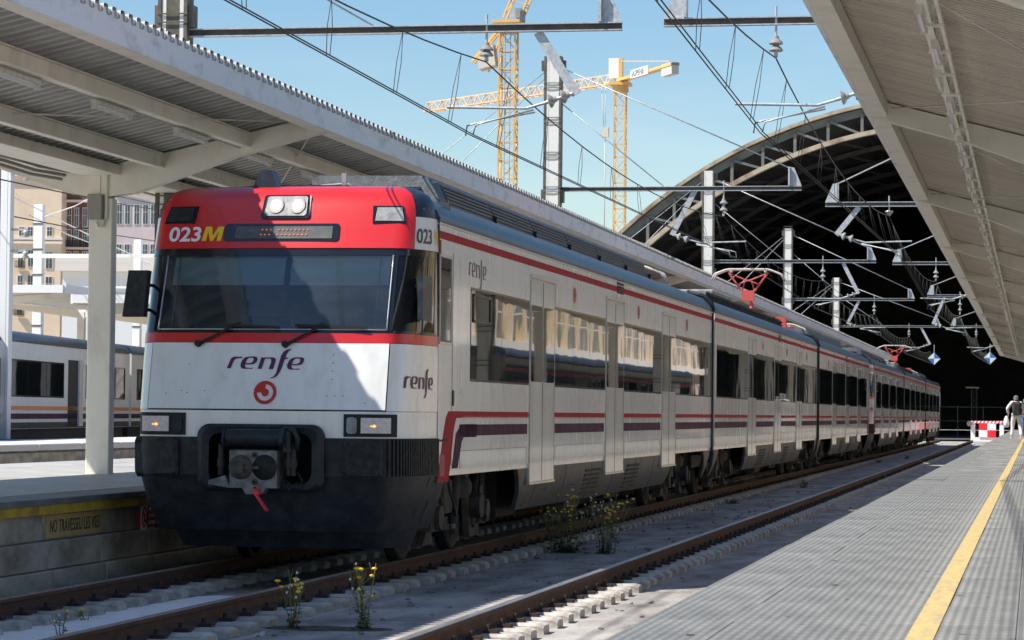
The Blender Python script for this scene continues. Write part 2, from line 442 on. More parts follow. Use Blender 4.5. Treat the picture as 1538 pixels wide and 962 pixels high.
    def grid(s, fn, us, vs_, m=0, smooth=True, skip=None):
        nu = len(us)
        pts = [fn(u, v) for v in vs_ for u in us]
        fs = []
        for j in range(len(vs_) - 1):
            for i in range(nu - 1):
                if skip and skip((us[i] + us[i + 1]) / 2, (vs_[j] + vs_[j + 1]) / 2):
                    continue
                fs.append((j * nu + i, j * nu + i + 1, (j + 1) * nu + i + 1, (j + 1) * nu + i))
        return s.add(pts, fs, m, smooth)


def mesh(name, mb, mats):
    me = bpy.data.meshes.new(name)
    me.from_pydata(mb.v, [], mb.f)
    for mm in (mats if isinstance(mats, (list, tuple)) else [mats]):
        me.materials.append(M[mm] if isinstance(mm, str) else mm)
    me.polygons.foreach_set('material_index', mb.mi)
    me.polygons.foreach_set('use_smooth', mb.sm)
    me.update()
    return me


def link(name, me, parent=None, loc=(0, 0, 0), rot=(0, 0, 0), sc=None):
    o = bpy.data.objects.new(name, me)
    COL.objects.link(o)
    o.location = loc
    o.rotation_euler = rot
    if sc:
        o.scale = sc
    if parent:
        o.parent = parent
    return o


def obj(name, mb, mats, parent=None, loc=(0, 0, 0), rot=(0, 0, 0)):
    return link(name, mesh(name, mb, mats), parent, loc, rot)


def tag(o, label=None, cat=None, group=None, kind=None):
    if label: o['label'] = label
    if cat: o['category'] = cat
    if group: o['group'] = group
    if kind: o['kind'] = kind
    return o


def thing(name, label, cat, loc=(0, 0, 0), rotz=0, group=None):
    return tag(link(name, None, None, loc, (0, 0, rotz)), label, cat, group)


KIDS = {}


def copy_tree(o, parent=None, ch=None):
    if ch is None:
        ch = {}
        for x in COL.objects:
            if x.parent:
                ch.setdefault(x.parent.name, []).append(x)
    c = o.copy()
    COL.objects.link(c)
    c.parent = parent
    for x in ch.get(o.name, []):
        copy_tree(x, c, ch)
    return c


def curve_mesh(name, splines, m):
    """filled flat outline (holes allowed) -> mesh in XY plane"""
    cu_ = bpy.data.curves.new(name, 'CURVE')
    cu_.dimensions = '2D'
    cu_.fill_mode = 'BOTH'
    cu_.extrude = 0.0015
    for pts in splines:
        sp = cu_.splines.new('POLY')
        sp.points.add(len(pts) - 1)
        for i, p in enumerate(pts):
            sp.points[i].co = (p[0], p[1], 0, 1)
        sp.use_cyclic_u = True
    o = bpy.data.objects.new(name, cu_)
    me = bpy.data.meshes.new_from_object(o)
    bpy.data.objects.remove(o)
    me.materials.clear()
    me.materials.append(M[m])
    return me


def text_mesh(name, txt, size, m, bold=0.0, shear=0.0, sx=1.0, spacing=1.0):
    cu_ = bpy.data.curves.new(name, 'FONT')
    cu_.body = txt
    cu_.size = size
    cu_.offset = bold
    cu_.shear = shear
    cu_.space_character = spacing
    cu_.extrude = 0.0015
    cu_.resolution_u = 3
    o = bpy.data.objects.new(name, cu_)
    COL.objects.link(o)
    dg = bpy.context.evaluated_depsgraph_get()
    me = bpy.data.meshes.new_from_object(o.evaluated_get(dg))
    bpy.data.objects.remove(o)
    for v in me.vertices:
        v.co.x *= sx
    me.materials.clear()
    me.materials.append(M[m])
    return me


ORD = ['nearest', 'second', 'third', 'fourth', 'fifth', 'sixth', 'seventh', 'eighth', 'ninth', 'tenth', 'eleventh', 'twelfth', 'thirteenth',
       'fourteenth', 'fifteenth', 'sixteenth', 'seventeenth', 'eighteenth', 'nineteenth', 'twentieth', 'twenty-first', 'twenty-second',
       'twenty-third', 'twenty-fourth', 'twenty-fifth', 'twenty-sixth', 'twenty-seventh', 'twenty-eighth', 'twenty-ninth', 'thirtieth',
       'thirty-first', 'thirty-second', 'thirty-third', 'thirty-fourth', 'thirty-fifth', 'thirty-sixth']

# ------------------------------------------------------------------ ground and track bed
GZ = -0.235          # track bed level below rail top
b = MB(); b.box(-900, 900, -60, 3000, -0.8, -0.5)
tag(obj('ground', b, 'gnd'), 'bare dusty station ground', kind='structure')


def bed(name, x0, x1, y0, y1, z, label):
    bb = MB()
    bb.box(x0, x1, y0, y1, z - 0.25, z)
    return tag(obj(name, bb, 'bed'), label, kind='structure')


bed('track_bed', -9.3, -1.5, 2, 330, GZ, 'dusty concrete bed under the two tracks')
bed('track_bed', -23.5, -15.3, 20, 330, GZ - .02, 'dusty bed between the left platforms')
bed('track_bed', -40, -27.3, 20, 330, GZ - .02, 'dusty bed beyond the far platform')
bed('track_bed', 4.6, 13.4, 2, 330, GZ - .02, 'dusty bed right of the right platform')


def rail_mb(y0, y1, top):
    """flat-bottom rail profile, head polished"""
    p = [(-.07, -.16), (.07, -.16), (.07, -.148), (.012, -.125), (.010, -.045), (.036, -.036), (.036, -.006), (.028, 0), (-.028, 0), (-.036, -.006),
         (-.036, -.036), (-.010, -.045), (-.012, -.125), (-.07, -.148)]
    bb = MB()
    n = len(p)
    vs = [(x, y0, z) for x, z in p] + [(x, y1, z) for x, z in p]
    for i in range(n):
        j = (i + 1) % n
        bb.add([vs[i], vs[j], vs[n + j], vs[n + i]], [(0, 1, 2, 3)], 1 if i in (6, 7, 8) else 0)
    bb.add(vs[:n], [tuple(range(n))])
    return mesh('rail', bb, ['rail', top])


def sleeper_mesh(seed):
    rr = random.Random(seed)
    bb = MB()
    for sx in (-1, 1):
        x0, x1 = sx * .868 - .36, sx * .868 + .36
        j = rr.uniform(-.015, .015)
        # block with sloping worn top
        z1, z0 = -.150 + rr.uniform(-.006, .004), -.32
        xs = [x0, x0 + .05, x1 - .05, x1]
        zt = [z1 - .018, z1, z1, z1 - .018]
        y0, y1 = -.135 + j, .135 + j
        c = .022
        vs, fs = [], []
        for x, z in zip(xs, zt):
            vs += [(x, y0, z0), (x, y0, z - c), (x, y0 + c, z), (x, y1 - c, z), (x, y1, z - c), (x, y1, z0)]
        for k in range(3):
            for q in range(5):
                fs.append((k * 6 + q, (k + 1) * 6 + q, (k + 1) * 6 + q + 1, k * 6 + q + 1))
        fs += [(0, 1, 2, 3, 4, 5), (23, 22, 21, 20, 19, 18)]
        bb.add(vs, fs, 0)
        for cx in (-.125, .125):
            bb.box(sx * .868 + cx - .055, sx * .868 + cx + .055, -.05, .05, z1 - .002, z1 + .03, 1)
            bb.cyl((sx * .868 + cx * .85, 0, z1 + .02), (sx * .868 + cx * .85, 0, z1 + .07), .02, n=6, m=1)
    bb.box(-.52, .52, -.03, .03, -.31, -.27, 1)
    return mesh('sleeper', bb, ['sleeper', 'clip'])


SLP = [sleeper_mesh(i) for i in range(5)]
RAIL = {}


def track(x, label, top, y0=9.0, n=300, near=True):
    t = thing('railway_track', label, 'railway track', (x, 0, 0))
    for sx in (-1, 1):
        key = (top, y0)
        if key not in RAIL:
            RAIL[key] = rail_mb(y0 - 4, 196, top)
        link('rail', RAIL[key], t, (sx * .868, 0, 0))
    if near:
        for i in range(n):
            link('sleeper', SLP[random.randrange(5)], t, (random.uniform(-.012, .012), y0 + .6 * i + random.uniform(-.02, .02), 0))
    return t


TX1, TX2 = -7.40, -3.38
track(TX1, 'near track with dusty twin-block sleepers that the white commuter train stands on', 'railtop2', 12.0)
track(TX2, 'empty track with shiny rusty rails right of the train, beside the platform', 'railtop', 9.0)
t3 = track(-30.3, 'track under the orange-striped train beyond the far platform', 'railtop', 40, near=False)

# powder between the rails in front of the train
b = MB()
pts_l, pts_r = [], []
rr = random.Random(3)
ys = [10 + i * .5 for i in range(32)]
for y in ys:
    k = max(0, (y - 21) / 4.5)
    pts_l.append((-8.20 + rr.uniform(-.03, .05) + .30 * k, y))
    pts_r.append((-6.60 + rr.uniform(-.02, .03) - .20 * k, y))
for i in range(len(ys) - 1):
    xs0 = [pts_l[i][0] + (pts_r[i][0] - pts_l[i][0]) * q / 6 for q in range(7)]
    xs1 = [pts_l[i + 1][0] + (pts_r[i + 1][0] - pts_l[i + 1][0]) * q / 6 for q in range(7)]
    for q in range(6):
        b.add([(xs0[q], ys[i], GZ + .005 + .012 * (q in (1, 2, 3, 4, 5))), (xs0[q + 1], ys[i], GZ + .005 + .012 * (q + 1 in (1, 2, 3, 4, 5))),
               (xs1[q + 1], ys[i + 1], GZ + .005 + .012 * (q + 1 in (1, 2, 3, 4, 5))), (xs1[q], ys[i + 1], GZ + .005 + .012 * (q in (1, 2, 3, 4, 5)))], [(0, 1, 2, 3)], 0, True)
tag(obj('lime_powder', b, 'powder'), 'whitish powder spilled between the rails in front of the train', 'powder', kind='stuff')

b = MB()
rr = random.Random(8)
ys = [10 + i * .45 for i in range(34)]
L0 = [-6.12 + rr.uniform(-.05, .05) for _ in ys]
R0 = [max(-4.50 - max(0, (y - 12.5) / 9) ** 1.1 * 1.62, -6.12) + rr.uniform(-.09, .09) for y in ys]
for i in range(len(ys) - 1):
    b.add([(L0[i], ys[i], GZ + .002), (R0[i], ys[i], GZ + .002), (R0[i + 1], ys[i + 1], GZ + .002), (L0[i + 1], ys[i + 1], GZ + .002)], [(0, 1, 2, 3)])
tag(obj('pale_dust', b, 'dust'), 'pale dust lying on the concrete strip beside the near rail', 'dust', kind='stuff')

# loose stones and grit
b = MB()
rr = random.Random(11)
for i in range(420):
    y = 12 + 60 * rr.random() ** 1.6
    x = rr.uniform(-6.3, -4.5) if rr.random() < .6 else (rr.uniform(-3.9, -2.2) if rr.random() < .5 else rr.uniform(-9.0, -6.6))
    r = rr.uniform(.008, .028) if rr.random() < .975 else rr.uniform(.03, .05)
    vs = []
    for k in range(3):
        for q in range(5):
            a = q * 2 * PI / 5 + rr.random()
            rad = r * (1, 1.1, .5)[k] * rr.uniform(.7, 1.2)
            vs.append((x + rad * math.cos(a) * 1.3, y + rad * math.sin(a), GZ + .004 + r * (0, .5, 1)[k]))
    fs = [(k * 5 + q, k * 5 + (q + 1) % 5, (k + 1) * 5 + (q + 1) % 5, (k + 1) * 5 + q) for k in range(2) for q in range(5)] + [(10, 11, 12, 13, 14)]
    b.add(vs, fs)
for i in range(2600):
    y = 11 + 70 * rr.random() ** 1.9
    x = rr.choice((rr.uniform(-6.45, -4.45), rr.uniform(-6.45, -6.0), rr.uniform(-3.9, -2.0), rr.uniform(-9.05, -8.4), rr.uniform(-8.1, -6.7), rr.uniform(-4.8, -4.4)))
    r = rr.uniform(.004, .013)
    a = rr.uniform(0, 3)
    c_, s_ = math.cos(a) * r, math.sin(a) * r
    b.add([(x + c_, y + s_, GZ + .002), (x - s_, y + c_, GZ + .002), (x - c_, y - s_, GZ + .002), (x + s_, y - c_, GZ + .002), (x, y, GZ + r * 1.1)], [(0, 1, 4), (1, 2, 4), (2, 3, 4), (3, 0, 4)])
tag(obj('loose_stones', b, 'stone'), 'loose stones and grit scattered over the concrete between the tracks', 'stones', kind='stuff')
# cracks / joints in the concrete strip between tracks
b = MB()
for x0, y0, x1, y1 in ((-6.1, 17.2, -4.6, 17.0), (-6.0, 22.6, -4.5, 22.9), (-6.0, 31.5, -4.6, 31.4), (-6.0, 45, -4.6, 45.1), (-5.4, 12, -5.5, 15.5)):
    n = 14
    pl = [(x0 + (x1 - x0) * i / n + rr.uniform(-.02, .02), y0 + (y1 - y0) * i / n + rr.uniform(-.03, .03)) for i in range(n + 1)]
    for i in range(n):
        w = rr.uniform(.003, .012)
        (ax, ay), (bx, by) = pl[i], pl[i + 1]
        d = Vector((bx - ax, by - ay, 0)).normalized(); nrm = Vector((-d.y, d.x, 0)) * w
        b.add([(ax - nrm.x, ay - nrm.y, GZ + .004), (bx - nrm.x, by - nrm.y, GZ + .004), (bx + nrm.x, by + nrm.y, GZ + .004), (ax + nrm.x, ay + nrm.y, GZ + .004)], [(0, 1, 2, 3)])
tag(obj('concrete_cracks', b, 'soil'), 'dark cracks and joints in the concrete between the tracks', kind='structure')

# ------------------------------------------------------------------ right platform
PZ = 0.66
pr = tag(link('right_platform', None), 'grey ribbed platform on the right', kind='structure')
PX = -1.67
b = MB(); b.box(PX + .05, 4.5, 4, 232, GZ - .3, PZ - .05)
obj('platform_base', b, 'pwall', pr)
rr = random.Random(5)


def slab(w, l, c=.004):
    bb = MB(); bb.bbox(0, w, 0, l, -.06, 0, c)
    return bb


cop = mesh('coping_stone', slab(.398, 1.196, .003), 'ribbed')
pav = mesh('paving_slab', slab(1.197, 1.196, .002), 'ribbed')
for i in range(60):
    y = 6 + i * 1.2
    link('coping_stone', cop, pr, (PX + rr.uniform(-.006, .006), y, PZ + rr.uniform(-.003, .001)))
    if i < 34:
        for k in range(5):
            link('paving_slab', pav, pr, (PX + .40 + 1.2 * k, y, PZ + rr.uniform(-.002, .002)))
b = MB()
b.box(PX, PX + .4, 78, 232, PZ - .06, PZ)
b.box(PX + .401, 4.5, 46.8, 232, PZ - .06, PZ - .0005)
obj('far_paving', b, 'ribbed', pr)
b = MB(); b.box(-.505, -.395, 4, 232, PZ - .03, PZ + .006)
obj('yellow_line', b, 'yellow', pr)

b = MB()
rr = random.Random(21)
for i in range(160):
    y = 9 + 50 * rr.random() ** 1.7
    x = rr.uniform(-1.6, .6)
    r = rr.uniform(.008, .022)
    b.add([(x + r * math.cos(k * PI / 4) * rr.uniform(.8, 1.2), y + r * math.sin(k * PI / 4) * rr.uniform(.8, 1.3), PZ + .002) for k in range(8)], [tuple(range(8))], 0)
tag(obj('gum_spots', b, 'under'), 'dark gum spots trodden into the right platform paving', 'gum', kind='stuff')

# ------------------------------------------------------------------ left platform
LX = -9.15
LZ = 0.70
pl_ = tag(link('left_platform', None), 'grey platform on the left with stained wall', kind='structure')
b = MB(); b.box(-15.3, LX - .14, 14, 196, GZ - .3, LZ - .06)
obj('platform_base', b, 'pwall', pl_)
cop = mesh('coping_stone', slab(.55, 1.49, .006), 'pcoping')
pav = mesh('paving_slab', slab(1.14, 1.49), 'ppave')
wl = {}
for i in range(40):
    y = 16 + i * 1.5
    link('coping_stone', cop, pl_, (LX - .55 + rr.uniform(-.01, .01), y, LZ + rr.uniform(-.002, .002)))
    if i < 30:
        for k in range(5):
            link('paving_slab', pav, pl_, (LX - .556 - 1.146 * (k + 1), y, LZ + rr.uniform(-.002, .002)))
    # wall courses: panel, ledge course, footing
    if i < 24:
        for nm, dx, z0, z1 in (('wall_panel', .10, .30, .545), ('wall_course', .03, .03, .29), ('footing_course', -.03, -.32, .02)):
            if nm not in wl:
                bb = MB(); bb.bbox(0, .14, 0, 1.488, z0, z1, .012); wl[nm] = mesh(nm, bb, 'pwall')
            link(nm, wl[nm], pl_, (LX - .14 - dx + rr.uniform(-.006, .006), y, rr.uniform(-.004, .004)))
b = MB()
b.box(LX - .55, LX, 76, 196, LZ - .06, LZ)
b.box(-15.3, LX - .551, 61, 196, LZ - .06, LZ - .001)
b.box(LX - .16, LX - .05, 52, 196, -.3, .545)
obj('far_paving', b, 'ppave', pl_)
b = MB(); b.box(LX - .13, LX - .02, 14, 120, .548, .636)
obj('yellow_edge_band', b, 'yellowd', pl_)
b = MB(); b.box(LX - .64, LX - .57, 14, 120, LZ - .03, LZ + .005)
obj('pale_guide_line', b, 'farpave', pl_)

# lettering on the wall
sg = thing('painted_warning', 'ochre painted warning lettering on the left platform wall', 'lettering', (LX - .093, 25.05, 0))
b = MB(); b.box(-.02, .006, 0, 1.62, .315, .53)
obj('ochre_panel', b, 'ochre', sg)
tm = text_mesh('lettering', 'NO TRAVESSEU LES VIES', .175, 'darktext', bold=0.0, sx=1, spacing=1.0)
w_ = max(v.co.x for v in tm.vertices) - min(v.co.x for v in tm.vertices)
for v in tm.vertices:
    v.co.x *= 1.42 / w_
link('lettering', tm, sg, (.009, .10, .365), (PI / 2, 0, PI / 2))
sg = thing('prohibition_sign', 'small dark red and white sign on the left platform wall beside the train', 'sign', (LX - .06, 27.75, .20))
b = MB(); b.box(-.03, .02, 0, 1.05, .02, .36)
obj('sign_board', b, 'signred', sg)
b = MB(); b.box(.02, .026, 0.0, .20, .02, .36)
obj('white_panel', b, 'signwhite', sg)
b = MB(); b.box(.02, .026, .92, 1.05, .02, .2)
obj('white_panel', b, 'signwhite', sg)
b = MB()
for i in range(14):
    a = 2 * PI * i / 14; a2 = 2 * PI * (i + 1) / 14
    b.bar((.029, .10 + .075 * math.cos(a), .22 + .10 * math.sin(a)), (.029, .10 + .075 * math.cos(a2), .22 + .10 * math.sin(a2)), .006, .015)
b.bar((.029, .05, .29), (.029, .15, .15), .006, .015)
b.bar((.0285, .10, .17), (.0285, .10, .26), .006, .02)
obj('prohibition_symbol', b, 'signred', sg)
for k, z in enumerate((.28, .21, .14, .07)):
    tm = text_mesh('small_print', ['PROHIBIDO CRUZAR', 'LAS VIAS', 'PROHIBIT TRAVESSAR', 'LES VIES'][k], .055, 'signwhite')
    link('small_print', tm, sg, (.023, .26, z), (PI / 2, 0, PI / 2))

# ------------------------------------------------------------------ far platform on the left
pf = tag(link('far_platform', None), 'sunlit far platform with ledge wall', kind='structure')
b = MB(); b.box(-27.2, -23.5, 40, 196, -.45, LZ - .16)
obj('platform_base', b, 'pwall', pf)
cop = MB(); cop.bbox(0, 3.9, 0, 2.96, -.155, 0, .02)
cm = mesh('paving_slab', cop, 'farpave')
wm = MB(); wm.bbox(0, .16, 0, 2.96, .02, .50, .02)
wm = mesh('wall_panel', wm, 'pwall')
wm2 = MB(); wm2.bbox(0, .3, 0, 2.96, -.5, .012, .02)
wm2 = mesh('wall_panel', wm2, 'pwall')
for i in range(44):
    link('paving_slab', cm, pf, (-27.3, 45 + 3 * i, LZ + rr.uniform(-.004, .004)))
    link('wall_panel', wm, pf, (-23.56, 45 + 3 * i, 0))
    link('wall_panel', wm2, pf, (-23.56, 45 + 3 * i, 0))


# ------------------------------------------------------------------ canopies
def canopy(name, label, edge, side, slope, pitch, y0, y1, bays, shm, z_edge=5.42, depth=.36, armw=.22, purlins=(1.12, 2.28), wing2=True, colw=.32, fasc=.25):
    """butterfly canopy. edge: X of the edge over the track, side=+1: roof extends towards -X from edge (left canopy)"""
    t = thing(name, label, 'platform canopy', (edge, 0, 0))
    sg_ = -side

    def X(l): return sg_ * l
    W = 2.86
    zc = z_edge - slope * W
    # roof sheets, one per bay and wing
    for bi in range(len(bays) - 1):
        ya, yb = bays[bi], bays[bi + 1]
        n = int((yb - ya) / pitch)
        pt = (yb - ya) / n
        for wing in ((0, 1) if wing2 else (0,)):
            bb = MB()
            vs, fs = [], []
            l0, l1 = (-.02, W + .12) if wing == 0 else (2 * W + .45 + .02, W + .33)
            ys_ = []
            for i in range(n):
                y = ya + i * pt
                ys_ += [(y, 0), (y + pt * .36, 0), (y + pt * .46, 1), (y + pt * .90, 1)]
            ys_.append((yb, 0))
            for l in (l0, l1):
                zz = z_edge - slope * (l if wing == 0 else (2 * W + .45 - l))
                for y, hgt in ys_:
                    vs.append((X(l), y, zz + hgt * pitch * (.36 if pitch > .2 else .5)))
            k = len(ys_)
            for i in range(k - 1):
                fs.append((i, i + 1, k + i + 1, k + i))
            for i, f_ in enumerate(fs):
                bb.f.append(f_); bb.mi.append(1 if ys_[i][1] and ys_[i + 1][1] else 0); bb.sm.append(False)  # recess faces take the darker material with the shade painted in
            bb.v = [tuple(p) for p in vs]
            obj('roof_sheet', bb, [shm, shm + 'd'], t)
    # edge beams and fascia
    for l in ((0, 2 * W + .45) if wing2 else (0,)):
        s2 = 1 if l == 0 else -1
        bb = MB()
        xa, xb = sorted((X(l), X(l + s2 * .045)))
        bb.box(xa, xb, y0, y1, z_edge - fasc, z_edge + pitch * .26)
        obj('fascia', bb, 'fascia', t)
        bb = MB()
        xa, xb = sorted((X(l + s2 * .047), X(l + s2 * .24)))
        bb.box(xa, xb, y0, y1, z_edge - fasc, z_edge - fasc + .02)
        xa, xb = sorted((X(l + s2 * .225), X(l + s2 * .24)))
        bb.box(xa, xb, y0, y1, z_edge - fasc + .021, z_edge - .075)
        obj('edge_beam', bb, 'canopy', t)
    # purlins
    for l in purlins:
        for wing in ((0, 1) if wing2 else (0,)):
            ll = l if wing == 0 else 2 * W + .45 - l
            zt = z_edge - slope * l - .004
            bb = MB()
            xc = X(ll)
            bb.box(xc - .05, xc + .05, y0, y1, zt - .02, zt)
            bb.box(xc - .012, xc + .012, y0, y1, zt - .18, zt - .021)
            bb.box(xc - .06, xc + .06, y0, y1, zt - .20, zt - .181)
            obj('purlin', bb, 'canopy', t)
    # gutter box
    xa, xb = sorted((X(W - .04), X(W + .49)))
    bb = MB(); bb.box(xa, xb, y0, y1, zc - .16, zc - .03); bb.box(xa + .1, xb - .1, y0, y1, zc - .029, zc + .12)
    obj('gutter', bb, 'canopy', t)
    # arms and columns
    for ya in bays:
        for wing in ((0, 1) if wing2 else (0,)):
            bb = MB()
            f = (lambda l: X(l)) if wing == 0 else (lambda l: X(2 * W + .45 - l))
            zt = lambda l: z_edge - slope * l - .03
            pts = [(f(.05), zt(.05)), (f(W + .22), zt(W + .22)), (f(W + .22), zt(W) - depth - .07), (f(W - .2), zt(W) - depth - .0), (f(1.2), zt(1.2) - depth * .66), (f(.05), zt(.05) - .20)]
            bb.prism(pts, 'y', ya - .02, ya + .02)
            for (p, q) in ((0, 1), (3, 4), (4, 5)):
                a_, b_ = pts[p], pts[q]
                bb.bar((a_[0], ya, a_[1]), (b_[0], ya, b_[1]), armw, .022)
            # closing webs so the arm reads as a box girder
            bb.prism(pts, 'y', ya - armw / 2 + .004, ya - armw / 2 + .016)
            bb.prism(pts, 'y', ya + armw / 2 - .016, ya + armw / 2 - .004)
            obj('roof_arm', bb, 'canopy', t)
        bb = MB()
        xc = X(W + .225)
        bb.bbox(xc - colw / 2, xc + colw / 2, ya - .10, ya + .10, PZ - .02, zc - depth - .10, .012)
        obj('column', bb, 'canopy', t)
    # cross rods
    bb = MB()
    for bi in range(len(bays) - 1):
        ym = bays[bi]
        bb.tube([(X(.3), ym + .3, z_edge - .09 - slope * .3), (X(W - .2), bays[bi + 1] * .5 + ym * .5, z_edge - slope * W - .02)], .010, n=5)
        bb.tube([(X(W - .2), bays[bi + 1] * .5 + ym * .5, z_edge - slope * W - .02), (X(.3), bays[bi + 1] - .3, z_edge - .09 - slope * .3)], .010, n=5)
    obj('bracing_rods', bb, 'canopy', t)
    return t


BL = [34.6 + 12.9 * k for k in range(-2, 12)]
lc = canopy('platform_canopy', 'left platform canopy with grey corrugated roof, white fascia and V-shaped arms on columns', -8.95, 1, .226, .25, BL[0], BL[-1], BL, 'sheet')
BR = [33.6 + 12.9 * k for k in range(-2, 11)]
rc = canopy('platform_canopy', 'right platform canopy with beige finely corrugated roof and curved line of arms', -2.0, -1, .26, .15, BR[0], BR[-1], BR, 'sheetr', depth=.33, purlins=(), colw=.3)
# column fittings on the first visible left column
b = MB(); b.bbox(-.11, .09, -.21, -.105, 0, .33, .01)
tag(obj('junction_box', b, 'cable', lc, (-3.125, 34.6, 4.03)), 'olive grey electrical box at the top of the nearest left column')
b = MB()
b.tube([(.13, -.13, 4.72), (.13, -.13, 4.05), (.10, -.14, 3.95), (.02, -.14, 3.92), (0, -.14, 4.0)], .02)
b.tube([(.13, -.13, 4.72), (.45, -.12, 4.80), (.8, -.12, 5.0)], .018)
obj('conduit', b, 'canopy', lc, (-3.125, 34.6, .0))
b = MB()
for k in range(3):
    pts = [(-3.42 - .05 * k, 21 + i * 1.1, 4.64 - .05 * k - .03 * math.sin(i * 1.3) ** 2 - .2 * max(0, i - 9) ** 0 * 0) for i in range(13)]
    b.tube(pts, .022)
obj('cable_bundle', b, 'cable', lc)

# luminaires
def lum_mesh():
    bb = MB()
    bb.box(-.035, .035, -.62, .62, 0.0, .045, 0)
    for sy in (-.59, .59):
        bb.box(-.03, .03, sy - .02, sy + .02, -.055, .0, 0)
    return mesh('lamp_body', bb, 'lampfix')


def tube_mesh():
    bb = MB(); bb.cyl((0, -.55, -.03), (0, .55, -.03), .016, n=8)
    return mesh('lamp_tube', bb, 'tube')


LB, LT = lum_mesh(), tube_mesh()
for i in range(16):
    y = 26.5 + 2.95 * i
    f = thing('fluorescent_lamp', f'{ORD[i]} fluorescent lamp from the camera under the left canopy', 'lamp', (-10.16, y, 4.90), 0, 'fluorescent lamps under the left canopy')
    link('lamp_body', LB, f); link('lamp_tube', LT, f)
b = MB()
b.tube([(-10.15, 24 + 1.5 * i, 4.96) for i in range(40)], .014, n=5)
obj('conduit', b, 'lampfix', lc, (8.95, 0, 0))
# right canopy cable tray and lamps
b = MB()
b.box(1.06, 1.14, BR[0], 150, 4.86, 4.875)
b.box(1.20, 1.23, BR[0], 150, 4.86, 4.91)
b.box(1.06, 1.07, BR[0], 150, 4.876, 4.93)
for i in range(80):
    b.box(1.05, 1.24, BR[0] + .3 + 1.7 * i, BR[0] + .34 + 1.7 * i, 4.835, 4.859)
    b.box(1.14, 1.16, BR[0] + .3 + 1.7 * i, BR[0] + .32 + 1.7 * i, 4.86, 5.16)
obj('cable_tray', b, 'canopy', rc)
b = MB(); b.tube([(1.11 + .012 * math.sin(i), BR[0] + .6 * i, 4.90 + .01 * math.sin(i * 2.1)) for i in range(200)], .022, n=5)
obj('cable_bundle', b, 'cable', rc)
for i in range(34):
    y = 14.5 + 2.1 * i
    f = thing('fluorescent_lamp', f'{ORD[i]} fluorescent lamp from the camera on the cable tray under the right canopy', 'lamp', (-.93 + .055 * (i % 2), y, 4.84), 0, 'fluorescent lamps under the right canopy')
    link('lamp_body', LB, f); link('lamp_tube', LT, f)

# far canopies on the left (behind)
for k, (dx, yy0, yy1, zt, lab) in enumerate(((-27.3, 86, 150, 5.3, 'low white canopy over the far platform, seen through the gap left of the train'),
                                             (-37.0, 92, 190, 5.9, 'second white canopy row beyond the orange-striped train'))):
    t = thing('far_canopy', lab, 'platform canopy', (dx, 0, 0))
    b = MB()
    for sx in (-1, 1):
        b.prism([(sx * .2, zt - .42), (sx * 3.6, zt - .16), (sx * 3.6, zt - .08), (sx * .2, zt - .34)], 'y', yy0, yy1)
    obj('roof_sheet', b, 'canopy', t)
    for sx in (-1, 1):
        b = MB(); xa, xb = sorted((sx * 3.603, sx * 3.68)); b.box(xa, xb, yy0, yy1, zt - .32, zt)
        obj('fascia', b, 'bwhite', t)
    b = MB(); b.box(-3.6, 3.6, yy0 - .1, yy0 - .003, zt - .30, zt - .02)
    obj('end_fascia', b, 'bwhite', t)
    b0 = MB(); b0.bbox(-.15, .15, -.1, .1, PZ - .01, zt - .5, .01)
    mm = mesh('column', b0, 'canopy')
    b1 = MB(); b1.prism([(-3.55, zt - .18), (-.2, zt - .43), (.2, zt - .43), (3.55, zt - .18), (3.55, zt - .32), (.2, zt - .75), (-.2, zt - .75), (-3.55, zt - .32)], 'y', -.08, .08)
    m2 = mesh('roof_arm', b1, 'canopy')
    y = yy0 + 1.5
    while y < yy1:
        link('column', mm, t, (0, y, 0)); link('roof_arm', m2, t, (0, y, 0)); y += 10.5

# ------------------------------------------------------------------ train
RENFE = {
    'r': [[(105, 325), (145, 215), (165, 175), (200, 155), (328, 158), (322, 175), (255, 178), (215, 195), (195, 235), (162, 325)]],
    'e': [[(310, 260), (330, 205), (370, 165), (430, 152), (520, 152), (548, 165), (556, 190), (545, 228), (515, 258), (470, 268), (372, 268), (374, 292), (388, 312), (420, 320), (500, 316), (493, 330), (345, 330), (318, 312), (310, 285)],
          [(378, 250), (450, 249), (485, 232), (500, 200), (495, 178), (470, 168), (425, 170), (395, 200)]],
    'n': [[(568, 332), (612, 165), (790, 163), (828, 180), (830, 215), (800, 335), (733, 333), (765, 235), (762, 195), (740, 180), (680, 180), (665, 190), (628, 332)]],
    'f': [[(765, 460), (815, 440), (848, 395), (905, 140), (935, 85), (980, 50), (1050, 38), (1055, 45), (1010, 75), (985, 115), (972, 162), (1018, 168), (1005, 182), (962, 190), (925, 320), (895, 390), (855, 440), (800, 465), (770, 468)]],
}


def renfe_splines(unslant=0.0):
    out = []
    for k, dx, dy in (('r', 0, 0), ('e', 0, 0), ('n', 0, 0), ('f', 0, 0), ('e', 697, 8)):
        for sp in RENFE[k]:
            out.append([((x + dx - 678 - unslant * (330 - y - dy)) / 1472, (260 - y - dy) / 1472) for x, y in sp])
    return out


def emblem_splines(r=.115):
    k = r / 170
    o_ = [(170 * k * math.cos(a), 170 * k * math.sin(a)) for a in [2 * PI * i / 40 for i in range(40)]]
    h = [(120 * k * math.cos(a), 120 * k * math.sin(a)) for a in [PI / 2 - 1.5 * PI * i / 26 for i in range(27)]]
    h += [(56 * k * math.cos(a), 56 * k * math.sin(a)) for a in [PI / 2 - 1.5 * PI * i / 18 for i in range(18, -1, -1)]]
    return [o_, h]


